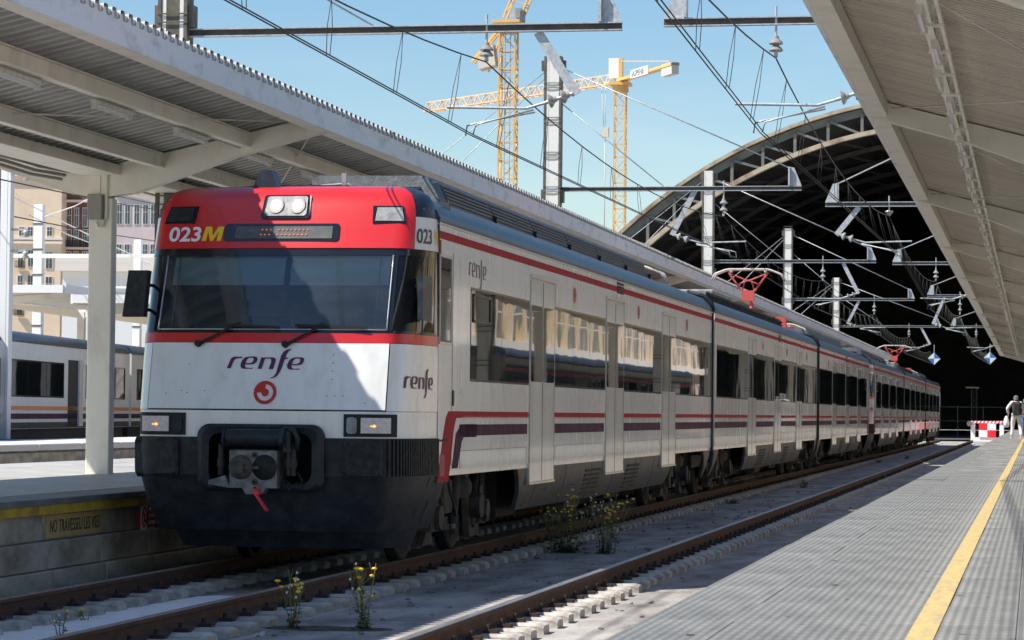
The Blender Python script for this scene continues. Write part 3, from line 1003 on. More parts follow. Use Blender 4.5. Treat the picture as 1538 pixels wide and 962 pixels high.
# nose surface
HW = 1.47
ZP = [(.19, .30, .83), (.37, .20, .88), (.66, .09, .955), (.92, .02, 1.0), (1.29, 0, 1.0), (1.55, 0, 1.0), (2.33, .18, 1.0), (3.17, .50, .995), (3.50, .64, .985), (3.64, .71, .965), (3.73, .79, .93), (3.79, .90, .87), (3.82, 1.05, .80), (3.835, 1.19, .74)]


def zprof(z):
    if z <= ZP[0][0]: return ZP[0][1:]
    for (za, ya, sa), (zb, yb, sb) in zip(ZP, ZP[1:]):
        if z <= zb:
            k = (z - za) / (zb - za)
            return ya + (yb - ya) * k, sa + (sb - sa) * k
    return ZP[-1][1:]


XC, BY = 1.18, 1.2
_n = 60
_tab = [(0.0, 0.0)]
for i in range(1, _n + 1):
    p0, p1 = (i - 1) / _n * PI / 2, i / _n * PI / 2
    dx, dy = .29 * (math.sin(p1) - math.sin(p0)), 1.15 * (math.cos(p0) - math.cos(p1))
    _tab.append((_tab[-1][0] + math.hypot(dx, dy), p1))
ARC = _tab[-1][0]


def P0(a, z):
    y0, sc = zprof(z)
    s = 1 if a >= 0 else -1
    a = abs(a)
    if a <= XC:
        return Vector((s * a * sc, y0 + .05 * (a / XC) ** 3, z))
    if a <= XC + ARC:
        q = a - XC
        for (l0, f0), (l1, f1) in zip(_tab, _tab[1:]):
            if q <= l1 + 1e-9:
                f = f0 + (f1 - f0) * (q - l0) / (l1 - l0)
                break
        yc = y0 + .05
        return Vector((s * (XC + .29 * math.sin(f)) * sc, yc + max(BY - yc, 0.02) * (1 - math.cos(f)), z))
    return Vector((s * HW * sc, BY + a - XC - ARC, z))


def P(a, z, off=0.0):
    p = P0(a, z)
    if off:
        du = P0(a + .01, z) - P0(a - .01, z)
        dv = P0(a, z + .01) - P0(a, z - .01)
        n = du.cross(dv).normalized()
        p = p + n * off
    return p


def frange(a, b, st):
    n = max(1, int(math.ceil((b - a) / st)))
    return [a + (b - a) * i / n for i in range(n + 1)]


def patch(name, m, parent, a0, a1, z0, z1, off=0.0, da=.09, dz=.12, skip=None, avals=None, zvals=None, thick=0.0):
    bb = MB()
    av = avals or frange(a0, a1, da)
    zv = zvals or frange(z0, z1, dz)
    bb.grid(lambda u, v: P(u, v, off), av, zv, skip=skip)
    if thick:
        rim = [(u, z0) for u in av] + [(a1, z) for z in zv[1:]] + [(u, z1) for u in reversed(av[:-1])] + [(a0, z) for z in reversed(zv[1:-1])]
        n = len(rim)
        vs = [P(u, v, off) for u, v in rim] + [P(u, v, off - thick) for u, v in rim]
        bb.add(vs, [(i, n + i, n + (i + 1) % n, (i + 1) % n) for i in range(n)])
    return obj(name, bb, m, parent)


def drape(name, me, parent, a_c, z_c, off=.006, rot=0, sc=1.0):
    """lay a flat XY mesh on the nose/side surface, centred at (a_c,z_c)"""
    for v in me.vertices:
        x, y, h = v.co.x * sc, v.co.y * sc, v.co.z
        v.co = P(a_c + x, z_c + y, off + h)
    me.update()
    return link(name, me, parent)


def outline(pts, name, m, parent, off=.01, thick=.012, bevel=0):
    """solid piece with the given (a,z) outline standing proud of the surface"""
    bb = MB()
    n = len(pts)
    vs = [P(a, z, off) for a, z in pts] + [P(a, z, off - thick) for a, z in pts]
    bb.add(vs, [tuple(range(n))] + [(i, n + i, n + (i + 1) % n, (i + 1) % n) for i in range(n)])
    return obj(name, bb, m, parent)


def rrect(a0, a1, z0, z1, r, n=4):
    out = []
    for cx, cz, s in ((a1 - r, z1 - r, 0), (a0 + r, z1 - r, 1), (a0 + r, z0 + r, 2), (a1 - r, z0 + r, 3)):
        for i in range(n + 1):
            t = (s + i / n) * PI / 2
            out.append((cx + r * math.cos(t), cz + r * math.sin(t)))
    return out


BODY_SEC = [(HW, .955), (HW, 3.44), (HW - .005, 3.50)]
ROOF_SEC = [(HW + .006, 3.47), (HW + .012, 3.52), (1.44, 3.60), (1.36, 3.69), (1.20, 3.77), (.95, 3.825), (.5, 3.855), (0, 3.865)]


# bogie meshes shared by every car
def bogie_mesh():
    b = MB()
    for s in (-1, 1):
        x = s * 1.06
        b.prism([(-1.75, .50), (-1.60, .62), (-.75, .62), (-.45, .42), (.45, .42), (.75, .62), (1.60, .62), (1.75, .50), (1.55, .42), (.85, .42), (.55, .28), (-.55, .28), (-.85, .42), (-1.55, .42)], 'x', x - .07, x + .07, 0)
        for wy in (-1.25, 1.25):
            b.bbox(x - .12, x + .16 if s > 0 else x + .12, wy - .16, wy + .16, .30, .60, .02, 1)
            b.cyl((x, wy, .445), (x + s * .22, wy, .445), .13, n=14, m=1)
            b.prism([(wy - .30, .15), (wy - .12, .30), (wy + .12, .30), (wy + .26, .12), (wy + .10, .16), (wy - .10, .16)], 'x', x - .05, x + .08, 1)
        # air spring, dampers, brake cylinder, hoses
        b.lathe((x - s * .02, 0, .62), [(.24, 0), (.30, .05), (.31, .14), (.27, .22), (.16, .27)], 16, 0)
        b.cyl((x + s * .16, -.42, .35), (x + s * .18, -.40, .93), .055, n=10, m=0)
        b.cyl((x + s * .16, -.42, .30), (x + s * .16, -.42, .5), .035, n=8, m=2)
        b.cyl((x + s * .16, .55, .30), (x + s * .2, .75, .85), .05, n=10, m=1)
        b.cyl((x + s * .12, .50, .52), (x + s * .30, .50, .52), .14, n=14, m=0)
        b.cyl((x + s * .12, .86, .46), (x + s * .30, .86, .46), .10, n=12, m=1)
        b.bbox(min(x, x + s * .2), max(x, x + s * .2), -1.0, -.62, .48, .84, .02, 1)
        b.bbox(min(x, x + s * .18), max(x, x + s * .18), .95, 1.2, .62, .9, .02, 0)
        b.prism([(.20, .90), (.34, .90), (.62, .20), (.46, .16)], 'x', min(x + s * .1, x + s * .17), max(x + s * .1, x + s * .17), 1)
        b.tube([(x + s * .2, -.9, .85), (x + s * .25, -.75, .55), (x + s * .22, -.55, .45), (x + s * .2, -.3, .7), (x + s * .18, -.2, .92)], .018, m=0)
        b.tube([(x + s * .2, .95, .75), (x + s * .27, .8, .98), (x + s * .27, .6, .9), (x + s * .22, .62, .5)], .018, m=0)
        b.tube([(x + s * .14, -1.6, .60), (x + s * .2, -1.45, .8), (x + s * .2, -1.2, .62)], .022, m=1)
        for k in range(5):
            b.lathe((x - s * .0, -.78, .64 + .05 * k), [(.09, 0), (.105, .02), (.09, .04)], 10, 1)
            b.lathe((x - s * .0, .78, .64 + .05 * k), [(.09, 0), (.105, .02), (.09, .04)], 10, 1)
    b.box(-.99, .99, -.20, .20, .40, .62, 0)
    b.box(-.7, .7, -1.0, 1.0, .35, .55, 0)
    return mesh('bogie', b, ['under', 'under2', 'steel'])


def wheel_mesh():
    b = MB()
    b.lathe((0, 0, 0), [(.10, -.065), (.36, -.05), (.445, -.065), (.47, -.06), (.47, -.03), (.45, -.025), (.445, .065), (.36, .05), (.12, .06), (.12, .12)], 28, 0, 'x')
    b.lathe((0, 0, 0), [(.40, -.0665), (.446, -.067), (.446, .0675), (.40, .0665)], 28, 1, 'x')
    return mesh('wheel', b, ['black', 'under2'])


BOG, WHL = bogie_mesh(), wheel_mesh()


def bogie(car, y):
    o = link('bogie', BOG, car, (0, y, 0))
    for s in (-1, 1):
        for wy in (-1.25, 1.25):
            link('wheel', WHL, o, (s * .80, wy, .445), (0, 0, 0 if s > 0 else PI))


def side_quad(bb, s, y0, y1, z0, z1, x, t=.006, m=0):
    xa, xb = sorted((s * x, s * (x + t)))
    bb.box(xa, xb, y0, y1, z0, z1, m)


SHARE = {}


def shared(key, make, mats):
    if key not in SHARE:
        SHARE[key] = mesh(key.split('|')[0], make(), mats)
    return SHARE[key]


DW = 1.70


def door(car, s, yc, z0=.73, z1=3.16, gz0=1.93, gz1=2.85):
    def leaf():
        bb = MB()
        bb.bbox(-.01, .012, -.415, .415, z0, z1, .003)
        return bb
    def glass():
        bb = MB()
        bb.prism(rrect(-.375, .375, gz0, gz1, .05), 'x', 0.012, .016)
        return bb
    def frame():
        bb = MB()
        for y in (-.885, .860):
            bb.box(-.02, .010, y, y + .025, z0, z1 + .04)
        bb.box(-.02, .035, -.885, .885, z1 + .012, z1 + .045)
        bb.box(-.02, .02, -.88, .88, z0 - .03, z0 - .004)
        return bb
    o = link('door', shared('door|frame%g' % z0, frame, 'chrome'), car, (s * HW, yc, 0), (0, 0, 0 if s > 0 else PI))
    def seal():
        bb = MB()
        bb.box(-.005, .0135, -.012, .012, z0 + .01, z1 - .01)
        for q in (-.862, .848): bb.box(-.005, .0125, q, q + .014, z0 + .01, z1 - .01)
        return bb
    link('door_seal', shared('door_seal|%g' % z0, seal, 'rubber'), o)
    for k in (-.4275, .4275):
        link('door_leaf', shared('door_leaf|%g' % z0, leaf, 'doorp'), o, (.0, k, 0))
        link('door_window', shared('door_window|%g' % z0, glass, 'glass'), o, (.0, k, 0))
    bb = None


def car_sides(car, y0, y1, doors, win0, win1, stripe0=None):
    """windows between the doors, stripes, skirt panels; both sides"""
    for s in (-1, 1):
        # cut points
        spans = []
        cur = win0
        for d in doors:
            if d - .9 > cur: spans.append((cur, d - .875))
            cur = d + .875
        if win1 > cur: spans.append((cur, win1))
        for (a, bq) in spans:
            n = max(1, round((bq - a) / 1.45))
            w = (bq - a) / n
            for i in range(n):
                bb = MB()
                side_quad(bb, s, a + i * w + .008, a + (i + 1) * w - .008, 1.91, 2.87, HW - .004, .010)
                obj('window', bb, 'glass', car)
            bb = MB()
            side_quad(bb, s, a - .01, bq + .01, 1.885, 2.895, HW - .006, .009)
            obj('window_surround', bb, 'blackp', car)
        # upper red stripe
        bb = MB(); side_quad(bb, s, (stripe0 if stripe0 is not None else y0), y1, 3.315, 3.395, HW - .004, .007)
        obj('upper_stripe', bb, 'redstripe', car)
        segs = []
        cur = (stripe0 + 1.0 if stripe0 is not None else y0 + .03)
        for d in doors:
            segs.append((cur, d - .9)); cur = d + .9
        segs.append((cur, y1 - .03))
        for a, bq in segs:
            bb = MB(); side_quad(bb, s, a, bq, 1.505, 1.565, HW - .004, .007)
            obj('lower_stripe', bb, 'redstripe', car)
            bb = MB(); side_quad(bb, s, a + .06, bq - .06, 1.305, 1.425, HW - .004, .007)
            obj('purple_stripe', bb, 'purple', car)
            # seam line and access panel lines
            bb = MB()
            side_quad(bb, s, a, bq, 1.494, 1.499, HW - .004, .008)
            side_quad(bb, s, a + .1, bq - .1, 1.148, 1.153, HW - .004, .0065)
            side_quad(bb, s, a + .1, a + .105, .965, 1.148, HW - .004, .0065)
            side_quad(bb, s, bq - .105, bq - .1, .965, 1.148, HW - .004, .0065)
            obj('panel_seams', bb, 'skirt', car)
        # round emblems over the windows
        for d in doors:
            door(car, s, d)
            cm_ = curve_cache_emblem(s)
            link('emblem', cm_, car, (s * (HW + .006), d + 2.4, 3.10))
        bb = MB()
        for k in range(5):
            side_quad(bb, s, doors[len(doors) // 2] + .2, doors[len(doors) // 2] + .78, 3.30 + .042 * k, 3.325 + .042 * k, HW, .012)
        obj('side_grille', bb, 'black', car)


_emc = {}


def curve_cache_emblem(s):
    if s not in _emc:
        me = curve_mesh('emblem', emblem_splines(.10), 'redlogo')
        for v in me.vertices:
            x, y, h = v.co
            v.co = (s * h, s * x, y)
        me.update()
        _emc[s] = me
    return _emc[s]


def skirts(car, panels):
    """curved grey skirt panels below the floor, ends slanted"""
    for s in (-1, 1):
        for (a, bq, sa, sb, gr) in panels:
            bb = MB()
            secs = [(HW - .012, .955, 0.0), (HW - .02, .80, .35), (HW - .06, .60, .75), (HW - .14, .40, 1.0)]
            n = max(2, int((bq - a) / 1.5))
            vs = []
            for x, z, k in secs:
                for i in range(n + 1):
                    ya, yb = a + sa * k, bq - sb * k
                    vs.append((s * x, ya + (yb - ya) * i / n, z))
            fs = []
            for j in range(len(secs) - 1):
                for i in range(n):
                    q = (j * (n + 1) + i, j * (n + 1) + i + 1, (j + 1) * (n + 1) + i + 1, (j + 1) * (n + 1) + i)
                    fs.append(q)
            bb.add(vs, fs, 0, True)
            # return flange for thickness
            vs2 = [(v[0] - s * .05, v[1], v[2]) for v in vs]
            bb.add(vs2, [tuple(reversed(f)) for f in fs], 0, True)
            L0 = len(secs)
            edge = [j * (n + 1) for j in range(L0)]
            edge2 = [j * (n + 1) + n for j in range(L0)]
            bot = list(range((L0 - 1) * (n + 1), L0 * (n + 1)))
            for e in (edge, edge2, bot):
                for i in range(len(e) - 1):
                    bb.add([vs[e[i]], vs[e[i + 1]], vs2[e[i + 1]], vs2[e[i]]], [(0, 1, 2, 3)])
            sk = obj('skirt_panel', bb, 'skirt', car)
            if gr:
                for g0 in gr:
                    bb = MB()
                    for r_ in range(6):
                        zz = .46 + .062 * r_
                        xx = (HW - .14 + .08 * (zz - .40) / .20 if zz < .6 else HW - .06 + .04 * (zz - .60) / .20) + .004
                        for c_ in range(6):
                            bb.box(*sorted((s * (xx - .02), s * (xx + .012))), g0 + .22 * c_, g0 + .22 * c_ + .19, zz, zz + .035)
                    obj('vent_grille', bb, 'black', sk)
            bb = MB()
            k = a + 1.4
            while k < bq - 1.2:
                for (xa_, za_), (xb_, zb_) in (((HW - .02, .80), (HW - .012, .955)), ((HW - .06, .60), (HW - .02, .80)), ((HW - .14, .40), (HW - .06, .60))):
                    bb.bar((s * xa_, k, za_), (s * xb_, k, zb_), .008, .006, 0, (1, 0, 0))
                bb.bar((s * (HW - .055), k + .3, .62), (s * (HW - .055), k + .9, .62), .006, .008)
                k += 2.1
            obj('panel_seams', bb, 'black', sk)


def ac_unit(car, y0, y1, xl=-.62, xr=.70):
    b = MB()
    # cross-section with rounded shoulder; front face sloped
    sec = [(xr + .22, 3.74), (xr + .18, 3.95), (xr + .10, 4.13), (xr - .04, 4.21), (xl + .05, 4.22), (xl - .02, 4.15), (xl - .08, 3.9), (xl - .1, 3.74)]
    n = len(sec)
    yf = [y0, y0 + .12]
    vs = [(x * .97, y0 + (z - 3.74) * .25, z - (.02 if z > 4 else 0)) for x, z in sec] + [(x, y0 + .28, z) for x, z in sec] + [(x, y1 - .2, z) for x, z in sec] + [(x * .97, y1 - (z - 3.74) * .25, z) for x, z in sec]
    for k in range(3):
        b.add([vs[k * n + i] for i in range(n)] + [vs[(k + 1) * n + i] for i in range(n)], [(i, (i + 1) % n, n + (i + 1) % n, n + i) for i in range(n - 1)], 1 if k == 0 else 0)
    b.add(vs[:n], [tuple(range(n))], 1)
    b.add(vs[3 * n:], [tuple(range(n))], 1)
    o = obj('air_conditioner', b, ['grille', 'acfront'], car)
    # side louvres
    m_ = max(1, int((y1 - y0 - .6) / 2.4))
    w = (y1 - y0 - .6) / m_
    for s, base in ((1, xr), (-1, -xl - .14)):
        b = MB()
        for i in range(m_):
            ya = y0 + .32 + i * w
            for k in range(8):
                z = 3.78 + .045 * k
                x = base + (.22 - .04 * (z - 3.74) / .21 if z < 3.95 else .18 - .08 * (z - 3.95) / .18)
                b.box(*sorted((s * (x - .02), s * (x + .014))), ya + .04, ya + w - .04, z, z + .018)
        obj('louvre', b, 'louv', o)
    b = MB()
    for i in range(m_):
        ya = y0 + .32 + i * w
        b.box(xr + .10, xr + .236, ya + w - .02, ya + w + .02, 3.76, 3.95)
    obj('rib', b, 'black', o)
    b = MB()
    for k in range(4):
        b.box(xl + .12, xr - .05, y0 + .005 + .014 * k, y0 + .05 + .018 * k, 3.87 + .055 * k, 3.902 + .055 * k)
    obj('front_louvre', b, 'grille', o)


def pantograph(car, y, raised, zc=5.38):
    z0 = 3.87
    b = MB()
    b.box(-.55, .55, y - .8, y + .8, z0 + .02, z0 + .06, 0)
    for x in (-.5, .5):
        for yy in (-.75, .75):
            b.lathe((x, y + yy, z0 - .08), [(.05, 0), (.08, .03), (.05, .05), (.08, .08), (.05, .10)], 10, 1)
    for x in (-.52, .52):
        b.bar((x, y - .8, z0 + .08), (x, y + .8, z0 + .08), .07, .07)
    for yy in (-.8, .8):
        b.bar((-.52, y + yy, z0 + .081), (.52, y + yy, z0 + .081), .07, .07)
    o = obj('pantograph', b, ['pantored', 'porc'], car)
    zt = zc if raised else z0 + .32
    b = MB()
    if raised:
        kn = (0, y + .9, (z0 + zt) / 2 - .15)
        b.cyl((0, y - .6, z0 + .12), kn, .055, .045, 10)
        b.cyl(kn, (0, y - .1, zt - .62), .05, .04, 10)
        b.box(-.16, .16, y - .2, y, zt - .82, zt - .55)
        for s in (-1, 1):
            b.cyl((s * .14, y - .1, zt - .6), (s * .52, y - .1, zt - .08), .028, n=6)
            b.cyl((s * .16, y - .1, zt - .55), (s * .09, y - .1, zt - .30), .02, n=6)
            b.cyl((s * .30, y - .1, zt - .40), (0, y - .1, zt - .28), .022, n=6)
            b.cyl((s * .50, y - .1, zt - .10), (0, y - .1, zt - .30), .022, n=6)
    else:
        b.cyl((0, y - .7, z0 + .14), (0, y + .8, z0 + .2), .05, n=8)
        for s in (-1, 1):
            b.cyl((s * .12, y + .75, z0 + .18), (s * .5, y - .55, z0 + .24), .028, n=6)
            b.cyl((s * .12, y + .2, z0 + .16), (s * .4, y + .5, z0 + .22), .028, n=6)
        b.box(-.2, .2, y + .5, y + .8, z0 + .1, z0 + .26)
    obj('pantograph_arm', b, 'pantored', o)
    b = MB()
    for yy in (-.28, .08):
        b.tube([(-.95, y + yy, zt - .28), (-.86, y + yy, zt - .12), (-.60, y + yy, zt - .02), (-.5, y + yy, zt), (.5, y + yy, zt), (.60, y + yy, zt - .02), (.86, y + yy, zt - .12), (.95, y + yy, zt - .28)], .028, 6)
    for x in (-.45, .45):
        b.bar((x, y - .30, zt - .05), (x, y + .1, zt - .05), .04, .05)
    obj('pan_head', b, 'lampfix', o)


def body_shell(car, y0, y1, ends=(True, True)):
    b = MB()
    ring = BODY_SEC
    prof_ = [(x, z) for x, z in ring] + [(-x, z) for x, z in reversed(ring)]
    ysn = frange(y0, y1, 2.6)
    for s in (1, -1):
        vs = [(s * x, y, z) for x, z in ring for y in ysn]
        k = len(ysn)
        b.add(vs, [(j * k + i, j * k + i + 1, (j + 1) * k + i + 1, (j + 1) * k + i) for j in range(len(ring) - 1) for i in range(k - 1)], 0, False)
    b.box(-HW + .01, HW - .01, y0 + .02, y1 - .02, .90, .954, 0)
    for e, y in zip(ends, (y0, y1)):
        if e:
            b.add([(x, y, z) for x, z in [(-HW, .955), (HW, .955), (HW, 3.5), (0, 3.86), (-HW, 3.5)]], [(0, 1, 2, 3, 4)], 0)
    obj('body', b, 'body', car)
    b = MB()
    k = len(ysn)
    pr_ = ROOF_SEC + [(-x, z) for x, z in reversed(ROOF_SEC[:-1])]
    vs = [(x, y, z) for x, z in pr_ for y in ysn]
    b.add(vs, [(j * k + i, j * k + i + 1, (j + 1) * k + i + 1, (j + 1) * k + i) for j in range(len(pr_) - 1) for i in range(k - 1)], 0, True)
    b.add([(x, y1, z) for x, z in pr_], [tuple(range(len(pr_)))])
    b.add([(x, y0, z) for x, z in pr_], [tuple(range(len(pr_)))])
    obj('roof', b, 'bluegrey', car)
    b = MB()
    for s in (-1, 1):
        side_quad(b, s, y0, y1, 3.455, 3.475, HW - .01, .03)
    obj('gutter', b, 'chrome', car)
    b = MB()
    b.box(-1.0, 1.0, y0 + .3, y1 - .1, .55, .90)
    obj('underframe', b, 'under', car)


def underboxes(car, y0, y1):
    b = MB()
    rr_ = random.Random(int(y0 * 10))
    y = y0
    while y < y1 - .5:
        w = rr_.uniform(.7, 1.9)
        for s in (-1, 1):
            x = s * rr_.uniform(1.0, 1.18)
            b.bbox(*sorted((s * .6, x)), y, min(y + w, y1), rr_.uniform(.30, .40), .899, .02)
        y += w + .12
    b.box(-.7, .7, y0, y1, .5, .88)
    obj('underfloor_equipment', b, 'under', car)
    b = MB()
    for s in (-1, 1):
        b.cyl((s * 1.05, y0 + 4.3, .36), (s * 1.05, y0 + 5.6, .36), .14, n=14)
    obj('air_reservoir', b, 'under2', car)


def gangway(car, y):
    b = MB()
    for k in range(6):
        b.box(-1.28 + .0, 1.28, y + .075 * k, y + .075 * k + .05, .8, 3.62)
        b.box(-1.2, 1.2, y + .075 * k + .045, y + .075 * k + .08, .85, 3.55)
    obj('gangway_bellows', b, 'rubber', car)
    b = MB()
    for s in (-1, 1):
        b.box(*sorted((s * 1.36, s * 1.50)), y - .03, y + .03, .9, 3.5)
        b.tube([(s * 1.5, y, 3.5), (s * 1.45, y, 3.66), (s * 1.3, y, 3.78), (s * 1.0, y, 3.86)], .04, 8)
    obj('end_seal', b, 'rubber', car)


def person(name, label, loc, rotz, pose, top, legs, hairm='hair', h=1.75, group=None):
    """one continuous skinned body, clothing as thicker skins over it"""
    t = thing(name, label, 'person', loc, rotz, group)
    k = h / 1.75
    J = dict(pelvis=(0, 0, .95), waist=(0, 0, 1.08), chest=(0, .01, 1.30), neck=(0, 0, 1.47), skull=(0, -.015, 1.56), crown=(0, -.01, 1.66),
             shl=(-.18, 0, 1.42), shr=(.18, 0, 1.42), ell=(-.25, .02, 1.14), elr=(.25, .02, 1.14), wrl=(-.26, -.08, .90), wrr=(.26, -.08, .90),
             hal=(-.26, -.11, .82), har=(.26, -.11, .82), hil=(-.09, 0, .92), hir=(.09, 0, .92), knl=(-.10, -.02, .50), knr=(.10, -.02, .50),
             anl=(-.10, .03, .09), anr=(.10, .03, .09), tol=(-.10, -.14, .03), tor=(.10, -.14, .03))
    J.update(pose)
    J = {q: Vector(v) * k for q, v in J.items()}

    def skin(nm, chain, rad, m, extra=None):
        names = []
        for e in chain:
            for q in e:
                if q not in names: names.append(q)
        JJ = dict(J)
        if extra: JJ.update(extra)
        me = bpy.data.meshes.new(nm)
        me.from_pydata([JJ[q] for q in names], [(names.index(a_), names.index(b_)) for a_, b_ in chain], [])
        o = bpy.data.objects.new(nm, me)
        COL.objects.link(o)
        md = o.modifiers.new('skin', 'SKIN'); md.use_smooth_shade = True
        me.skin_vertices.new() if not me.skin_vertices else None
        for i, q in enumerate(names):
            r_ = rad[q] if q in rad else rad['*']
            rx, ry = (r_ if isinstance(r_, tuple) else (r_, r_))
            me.skin_vertices[0].data[i].radius = (rx * k, ry * k)
            me.skin_vertices[0].data[i].use_root = (i == 0)
        sb = o.modifiers.new('sub', 'SUBSURF'); sb.levels = 1; sb.render_levels = 1
        dg = bpy.context.evaluated_depsgraph_get()
        m2 = bpy.data.meshes.new_from_object(o.evaluated_get(dg))
        bpy.data.objects.remove(o)
        m2.materials.clear(); m2.materials.append(M[m])
        for p_ in m2.polygons: p_.use_smooth = True
        return link(nm, m2, t)
    fing = {}
    ch = [('pelvis', 'waist'), ('waist', 'chest'), ('chest', 'neck'), ('neck', 'skull'), ('skull', 'crown'), ('chest', 'shl'), ('chest', 'shr'), ('shl', 'ell'), ('shr', 'elr'), ('ell', 'wrl'), ('elr', 'wrr'),
          ('wrl', 'hal'), ('wrr', 'har'), ('pelvis', 'hil'), ('pelvis', 'hir'), ('hil', 'knl'), ('hir', 'knr'), ('knl', 'anl'), ('knr', 'anr'), ('anl', 'tol'), ('anr', 'tor')]
    for sd in ('l', 'r'):
        hp, wp = J['ha' + sd], J['wr' + sd]
        d = (hp - wp).normalized()
        sidev = d.cross(Vector((1, 0, 0)))
        sidev = sidev.normalized() if sidev.length > .1 else Vector((0, 1, 0))
        for i in range(4):
            q1, q2 = f'f{sd}{i}a', f'f{sd}{i}b'
            fing[q1] = hp + d * (.035 * k) + sidev * (.018 * (i - 1.5)) * k
            fing[q2] = fing[q1] + (d * (.035, .042, .038, .028)[i] + Vector((0, -.012, 0))) * k
            ch += [('ha' + sd, q1), (q1, q2)]
        q1 = f't{sd}'
        fing[q1] = wp + d * .045 * k + sidev * -.045 * k
        ch += [('wr' + sd, q1)]
    rad = {'pelvis': (.13, .10), 'waist': (.12, .09), 'chest': (.14, .10), 'neck': .055, 'skull': .085, 'crown': .07, '*': .009, 'shl': .06, 'shr': .06, 'ell': .042, 'elr': .042, 'wrl': .028, 'wrr': .028,
           'hal': (.03, .018), 'har': (.03, .018), 'hil': .085, 'hir': .085, 'knl': .06, 'knr': .06, 'anl': .04, 'anr': .04, 'tol': .035, 'tor': .035}
    skin('body', ch, rad, 'skin', fing)
    skin('top', [('waist', 'chest'), ('waist', 'pelvis'), ('chest', 'shl'), ('chest', 'shr'), ('shl', 'ell'), ('shr', 'elr'), ('ell', 'wrl'), ('elr', 'wrr')],
         {'waist': (.15, .12), 'chest': (.17, .13), 'pelvis': (.155, .125), 'shl': .085, 'shr': .085, 'ell': .062, 'elr': .062, '*': .045}, top)
    skin('trousers', [('pelvis', 'hil'), ('pelvis', 'hir'), ('hil', 'knl'), ('hir', 'knr'), ('knl', 'anl'), ('knr', 'anr')],
         {'pelvis': (.14, .12), 'hil': .11, 'hir': .11, 'knl': .085, 'knr': .085, '*': .07}, legs)
    b = MB()
    for sd in ('l', 'r'):
        a_, c_ = J['an' + sd], J['to' + sd]
        b.bbox(a_.x - .05 * k, a_.x + .05 * k, min(a_.y, c_.y) - .05, max(a_.y, c_.y) + .05, min(a_.z, c_.z) - .03 * k, min(a_.z, c_.z) + .06 * k, .015)
    obj('shoes', b, 'shoe', t)
    c = J['crown']
    b = MB()
    b.lathe((c.x, c.y + .018 * k, c.z - .06 * k), [(.098 * k, -.06), (.105 * k, 0), (.10 * k, .05), (.075 * k, .10), (.03 * k, .125)], 14)
    obj('hair', b, hairm, t)
    b = MB()
    s_ = J['skull']
    b.lathe((s_.x, s_.y - .092 * k, s_.z + .0), [(.006, -.03), (.016, -.02), (.010, .02), (.004, .04)], 8)
    for e in (-.034, .034):
        b.lathe((s_.x + e * k, s_.y - .082 * k, s_.z + .042 * k), [(.006, -.008), (.012, 0), (.006, .008)], 8)
        b.lathe((s_.x + e * 2.55 * k, s_.y, s_.z + .01), [(.01, -.03), (.018, 0), (.01, .03)], 8)
    b.box(s_.x - .024 * k, s_.x + .024 * k, s_.y - .094 * k, s_.y - .08 * k, s_.z - .052 * k, s_.z - .043 * k)
    obj('face', b, 'skin', t)
    return t, J


